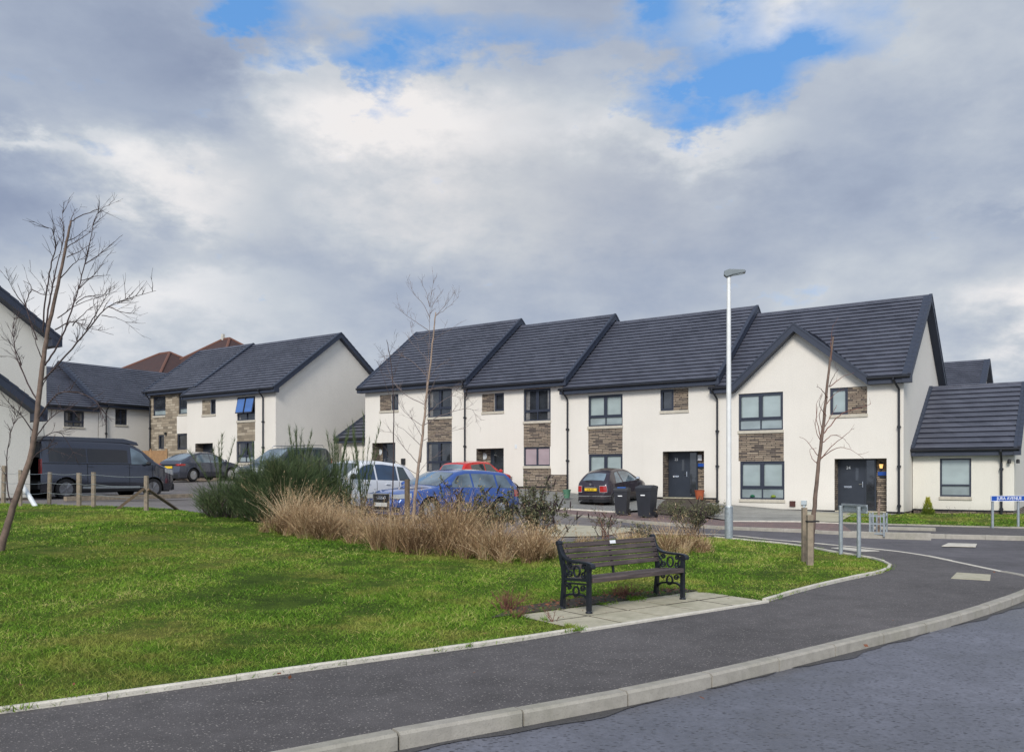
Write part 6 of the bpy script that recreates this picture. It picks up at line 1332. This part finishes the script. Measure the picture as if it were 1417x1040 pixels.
twigs('dense red-brown bare twigs at the lawn corner of the bench paving', 705, 846, .55, .34, 34); twigs('small red-brown twig tuft right beside the left end of the paving', 716, 857, .35, .26, 9); twigs('tiny bare twig growing at the front edge of the paving', 765, 862, .28, .24, 5)
twigs('bare twigs and dead growth in the soil under the bench seat', 862, 826, .9, .3, 40); twigs('reddish bare stems behind the left part of the bench', 838, 752, .9, .95, 10, name='bare_shrub')
for i, (px, lab) in enumerate(((1271, 'left'), (1318, 'second'), (1341, 'third'), (1362, 'right'))): twigs(('bare rose stem left of the yellow-green conifer', 'bare rose stem under the wing window', 'bare rose stem just right of the wing window sill', 'bare rose stem left of the blue sign')[i], px, 0, .4, .45, 3, 'twig', 'bare roses along the wing wall', 'bare_rose', (31.6, 29.9, 29.2, 28.7)[i], hz((px - 708.5) / 1150 * 30, 30))
# dark leaf litter and soil behind the pad
a_, b_ = Vector(pad_l), Vector(pad_t); nrm_ = (a_ - Vector(pad_b)).normalized(); bedp = [tuple(a_ - (b_ - a_) * .12 + nrm_ * .02), tuple(b_ + (b_ - a_) * .02 + nrm_ * .0), tuple(b_ + nrm_ * .32), tuple(a_.lerp(b_, .45) + nrm_ * .5), tuple(a_.lerp(b_, .1) + nrm_ * .42)]
region('soil_bed', bedp, .03, M['pebble'], .15)
n = 420; q = np.concatenate([scatter(bedp, n - 60), along(lawn_near, 30, .5), scatter([pad_b, pad_r, pad_t, pad_l], 10), along(near_kerb, 20, .4)]); n = len(q); q = q[vis(q)]; n = len(q); d = unit(np.c_[rng.normal(0, 1, (n, 2)), rng.normal(0, .25, n)]); n2 = unit(np.cross(d, np.c_[rng.normal(0, .3, (n, 2)), np.ones(n)])); L_ = rng.uniform(.02, .055, n)[:, None]; b = np.c_[q, H(q[:, 0], q[:, 1]) + .05]
V = np.stack([b, b + d * L_ * .5 + n2 * L_ * .35, b + d * L_, b + d * L_ * .5 - n2 * L_ * .35], 1); tag(npmesh('fallen_leaves', V.reshape(-1, 3), np.arange(n * 4).reshape(-1, 4), M['deadleaf']), 'brown fallen leaves in the soil behind the bench paving', 'leaves', kind='stuff')
# ------------------------------------------------------------------ bare trees
def trace(y0, pts, wob=.0):
    """photo points at distance y0 (list of (px,py,dy)) -> world points"""
    out = []
    for p in pts: y = y0 + (p[2] if len(p) > 2 else 0); out.append(Vector(((p[0] - 708.5) / 1150 * y, y, 1.6 - (p[1] - 657) / 1150 * y)))
    return out
def refine(P_, k=4, jit=.0):
    out = []
    for i in range(len(P_) - 1):
        p0 = P_[max(i - 1, 0)]; p1 = P_[i]; p2 = P_[i + 1]; p3 = P_[min(i + 2, len(P_) - 1)]
        for j in range(k):
            t_ = j / k; out.append(.5 * ((2 * p1) + (p2 - p0) * t_ + (2 * p0 - 5 * p1 + 4 * p2 - p3) * t_ * t_ + (3 * p1 - p0 - 3 * p2 + p3) * t_ ** 3) + Vector((random.gauss(0, jit), random.gauss(0, jit), random.gauss(0, jit))))
    out.append(P_[-1]); return out
def tree(name, label, y0, trunk, trad, limbs, bark, twigm, lrad=.014, side=7, slen=.38, up=.35, jit=.004, lv=1):
    base = trace(y0, trunk[:1])[0]; r = thing(name, label, 'tree', tuple(base)); T_ = refine([p - base for p in trace(y0, trunk)], 5, jit); s = MB(); n = len(T_); s.tube(T_, [trad[0] + (trad[1] - trad[0]) * (i / (n - 1)) ** .8 for i in range(n)], 10); s.build('trunk', bark, r, smooth=True)
    c_ = MB()
    def twig(p, d, L_, rad, lv):
        q = p; pts = [p]; 
        for k in range(5): d = (d + Vector((random.gauss(0, .11), random.gauss(0, .11), random.gauss(.03, .08)))).normalized(); q = q + d * L_ / 5; pts.append(q)
        c_.tube(pts, [max(.0018, rad * (1 - .15 * k)) for k in range(6)], 4, cap=False)
        if lv > 0:
            for k in range(random.randint(1, 3)): twig(pts[random.randint(1, 4)], (d + Vector((random.gauss(0, .5), random.gauss(0, .5), random.gauss(.1, .3)))).normalized(), L_ * .5, rad * .6, lv - 1)
    for lb in limbs:
        dj = random.uniform(-.5, .5); pts = [(a[0], a[1], dj * (i / max(1, len(lb) - 1)) * 1.2) for i, a in enumerate(lb)]; P_ = refine([p - base for p in trace(y0, pts)], 5, .004); m = len(P_); Ln = sum((b - a).length for a, b in zip(P_, P_[1:])); rr = lrad * min(1.3, .45 + Ln * .4)
        c_.tube(P_, [max(.003, rr * (1 - .85 * i / (m - 1))) for i in range(m)], 6, cap=False)
        for k in range(int(side * Ln)):
            i = random.randint(int(m * .25), m - 2); d = (P_[i + 1] - P_[i - 1]).normalized(); dd = (d + Vector((random.gauss(0, .55), random.gauss(0, .55), random.gauss(up, .35)))).normalized(); twig(P_[i], dd, slen * random.uniform(.35, 1), rr * .38, lv)
    c_.build('crown', twigm, r, fix=False); return r, base
# left tree
LT = [(-6, 790), (5, 745), (22, 690), (45, 620), (57, 520), (66, 460), (80, 395), (92, 335), (98, 306)]
limbs = [[(62, 505), (78, 480), (93, 448), (108, 400), (120, 355), (131, 305), (137, 292)], [(60, 525), (100, 482), (130, 445), (150, 424), (180, 412), (216, 402)], [(120, 455), (135, 430), (153, 400)], [(60, 460), (62, 420), (70, 370), (77, 340), (72, 318), (66, 316)], [(64, 450), (70, 410), (78, 370), (88, 330), (86, 290)],
         [(98, 306), (103, 290)], [(98, 306), (120, 295), (138, 289), (152, 284)], [(90, 335), (110, 325), (125, 312)], [(88, 345), (115, 328), (130, 316)], [(92, 356), (115, 345), (128, 336)], [(84, 385), (105, 362), (118, 358)], [(108, 400), (130, 380), (150, 352)], [(118, 365), (140, 350), (170, 325)], [(112, 388), (135, 382), (153, 381)], [(105, 420), (120, 410), (140, 408), (150, 407)],
         [(80, 440), (110, 420), (145, 409)], [(76, 456), (100, 445), (120, 452), (157, 463)], [(100, 450), (118, 432), (128, 425)], [(150, 424), (170, 432), (190, 434)], [(140, 436), (160, 440), (176, 446)], [(55, 560), (38, 530), (22, 490), (18, 455), (20, 440)], [(30, 505), (18, 478), (2, 466)], [(34, 520), (24, 498), (2, 492)], [(52, 470), (36, 425), (44, 398), (32, 388)], [(36, 425), (18, 400), (8, 374)], [(44, 400), (62, 408), (58, 395)],
         [(48, 600), (30, 575), (14, 560), (0, 540)], [(46, 612), (60, 590), (74, 575), (95, 566), (112, 580)], [(45, 622), (62, 604), (85, 600), (108, 640)], [(40, 640), (55, 625), (80, 612), (64, 628)], [(55, 545), (66, 520), (84, 505), (98, 498)], [(52, 580), (80, 545), (115, 545), (138, 562), (142, 590)], [(18, 700), (10, 670), (12, 610), (30, 560)], [(60, 500), (48, 470), (40, 440)]]
tree('bare_tree', 'bare leaning young tree in the left foreground with spreading thin branches', 13.9, LT, (.068, .016), limbs, M['bark'], M['twig'], .013, 8, .40)
# climber-like ivy stem on far left is part of the same tree's background; birch in the middle
BT = [(572, 742), (574, 690), (580, 640), (586, 590), (591, 540), (596, 500), (600, 460), (603, 432)]
limbs = [[(582, 640), (587, 590), (590, 540), (594, 480), (595, 425), (600, 388)], [(595, 440), (585, 420), (572, 405), (569, 394)], [(594, 458), (575, 445), (560, 435), (547, 424)], [(594, 425), (590, 405), (584, 394)], [(597, 425), (606, 410), (614, 400)], [(603, 437), (620, 425), (635, 410)], [(603, 437), (618, 420), (628, 405)], [(594, 460), (580, 470), (570, 460), (568, 445)], [(590, 520), (570, 500), (545, 490), (530, 500)],
         [(588, 560), (560, 545), (540, 520), (535, 490)], [(586, 590), (560, 570), (545, 545)], [(584, 605), (570, 580), (555, 560)], [(581, 615), (560, 595), (550, 590)], [(578, 640), (560, 620), (545, 600), (525, 596)], [(576, 655), (550, 640), (535, 630)], [(586, 580), (605, 560), (625, 548), (640, 552)], [(584, 590), (610, 575), (650, 565), (660, 585)], [(583, 610), (610, 600), (645, 592)], [(592, 540), (615, 535), (640, 545), (655, 560)], [(591, 530), (603, 510), (620, 500)], [(595, 500), (580, 485), (565, 470)], [(600, 470), (612, 462), (625, 455)], [(576, 660), (590, 640), (605, 630)], [(588, 560), (600, 530), (606, 520)]]
tree('birch_tree', 'thin leaning birch with a pale orange trunk tied to a short stake', 18.2, BT, (.042, .012), limbs, M['barkpale'], M['twiggrey'], .009, 7, .36)
def stake(label, px, pb, pt, w_, dy=0, tie=True):
    x, y = G(px, pb); y += dy; x = (px - 708.5) / 1150 * y; z = hz(x, y); hh = (pb - pt) / 1150 * y; r = thing('tree_stake', label, 'stake', (x, y, z)); s = MB(); s.box(-w_ / 2, w_ / 2, -w_ / 2, w_ / 2, -.2, hh); s.build('post', M['timber_post'], r, bevel=.006)
    if tie: s = MB(); s.box(-w_ / 2 - .006, w_ / 2 + .10, -w_ / 2 - .008, w_ / 2 + .008, hh * .86, hh * .89); s.build('tie', M['rubber'], r)
x, y = G(574, 752)
s = thing('tree_stake', 'short dark stake beside the foot of the birch', 'stake', ((563.5 - 708.5) / 1150 * 18.3, 18.3, hz(-2.3, 18.3))); m_ = MB(); m_.tube([(0, 0, -.1), (0, 0, 1.28)], .06, 8); m_.build('post', M['timber_dark'], s)
BT2 = [(541, 744), (543, 690), (545, 600), (543, 520), (537, 480), (535, 470)]
tree('slender_sapling', 'very thin sapling behind the birch whose tip clears the terrace roof', 21.5, BT2, (.022, .006), [[(543, 560), (530, 520), (522, 500)], [(542, 530), (550, 505), (556, 490)], [(540, 500), (528, 490), (520, 478)], [(538, 490), (545, 476), (548, 470)]], M['twig'], M['twig'], .008, 7, .3)
# right staked tree
RT = [(1122, 781), (1124, 740), (1128, 690), (1133, 640), (1139, 590), (1145, 530), (1150, 490), (1153, 466)]
limbs = [[(1135, 635), (1126, 622), (1114, 608), (1106, 604)], [(1132, 642), (1124, 634), (1121, 622), (1130, 620)], [(1136, 612), (1128, 590), (1132, 562)], [(1137, 610), (1131, 585), (1130, 560), (1136, 548)], [(1138, 600), (1134, 575), (1140, 555)], [(1134, 637), (1150, 618), (1172, 600), (1182, 592)], [(1134, 637), (1152, 622), (1172, 620), (1195, 634)], [(1139, 612), (1152, 602), (1166, 606), (1178, 620)], [(1140, 600), (1156, 580), (1170, 570), (1198, 562), (1205, 558)], [(1141, 590), (1150, 575), (1158, 560)], [(1143, 560), (1155, 545), (1168, 538)],
         [(1147, 535), (1154, 520), (1160, 510)], [(1148, 535), (1165, 522), (1182, 516)], [(1145, 550), (1136, 538), (1130, 535)], [(1143, 575), (1134, 560), (1138, 545)], [(1150, 500), (1150, 470), (1153, 450)]]
tree('staked_young_tree', 'bare young tree with short curved branches, staked on the grass corner', 14.9, RT, (.052, .014), limbs, M['bark'], M['twigred'], .012, 2.5, .2, lv=0)
stake('darker left stake of the bare young tree', 1113, 779, 703, .085, .12, False); stake('pale right stake of the bare young tree with a black tie', 1120.5, 782, 711, .10, -.12)
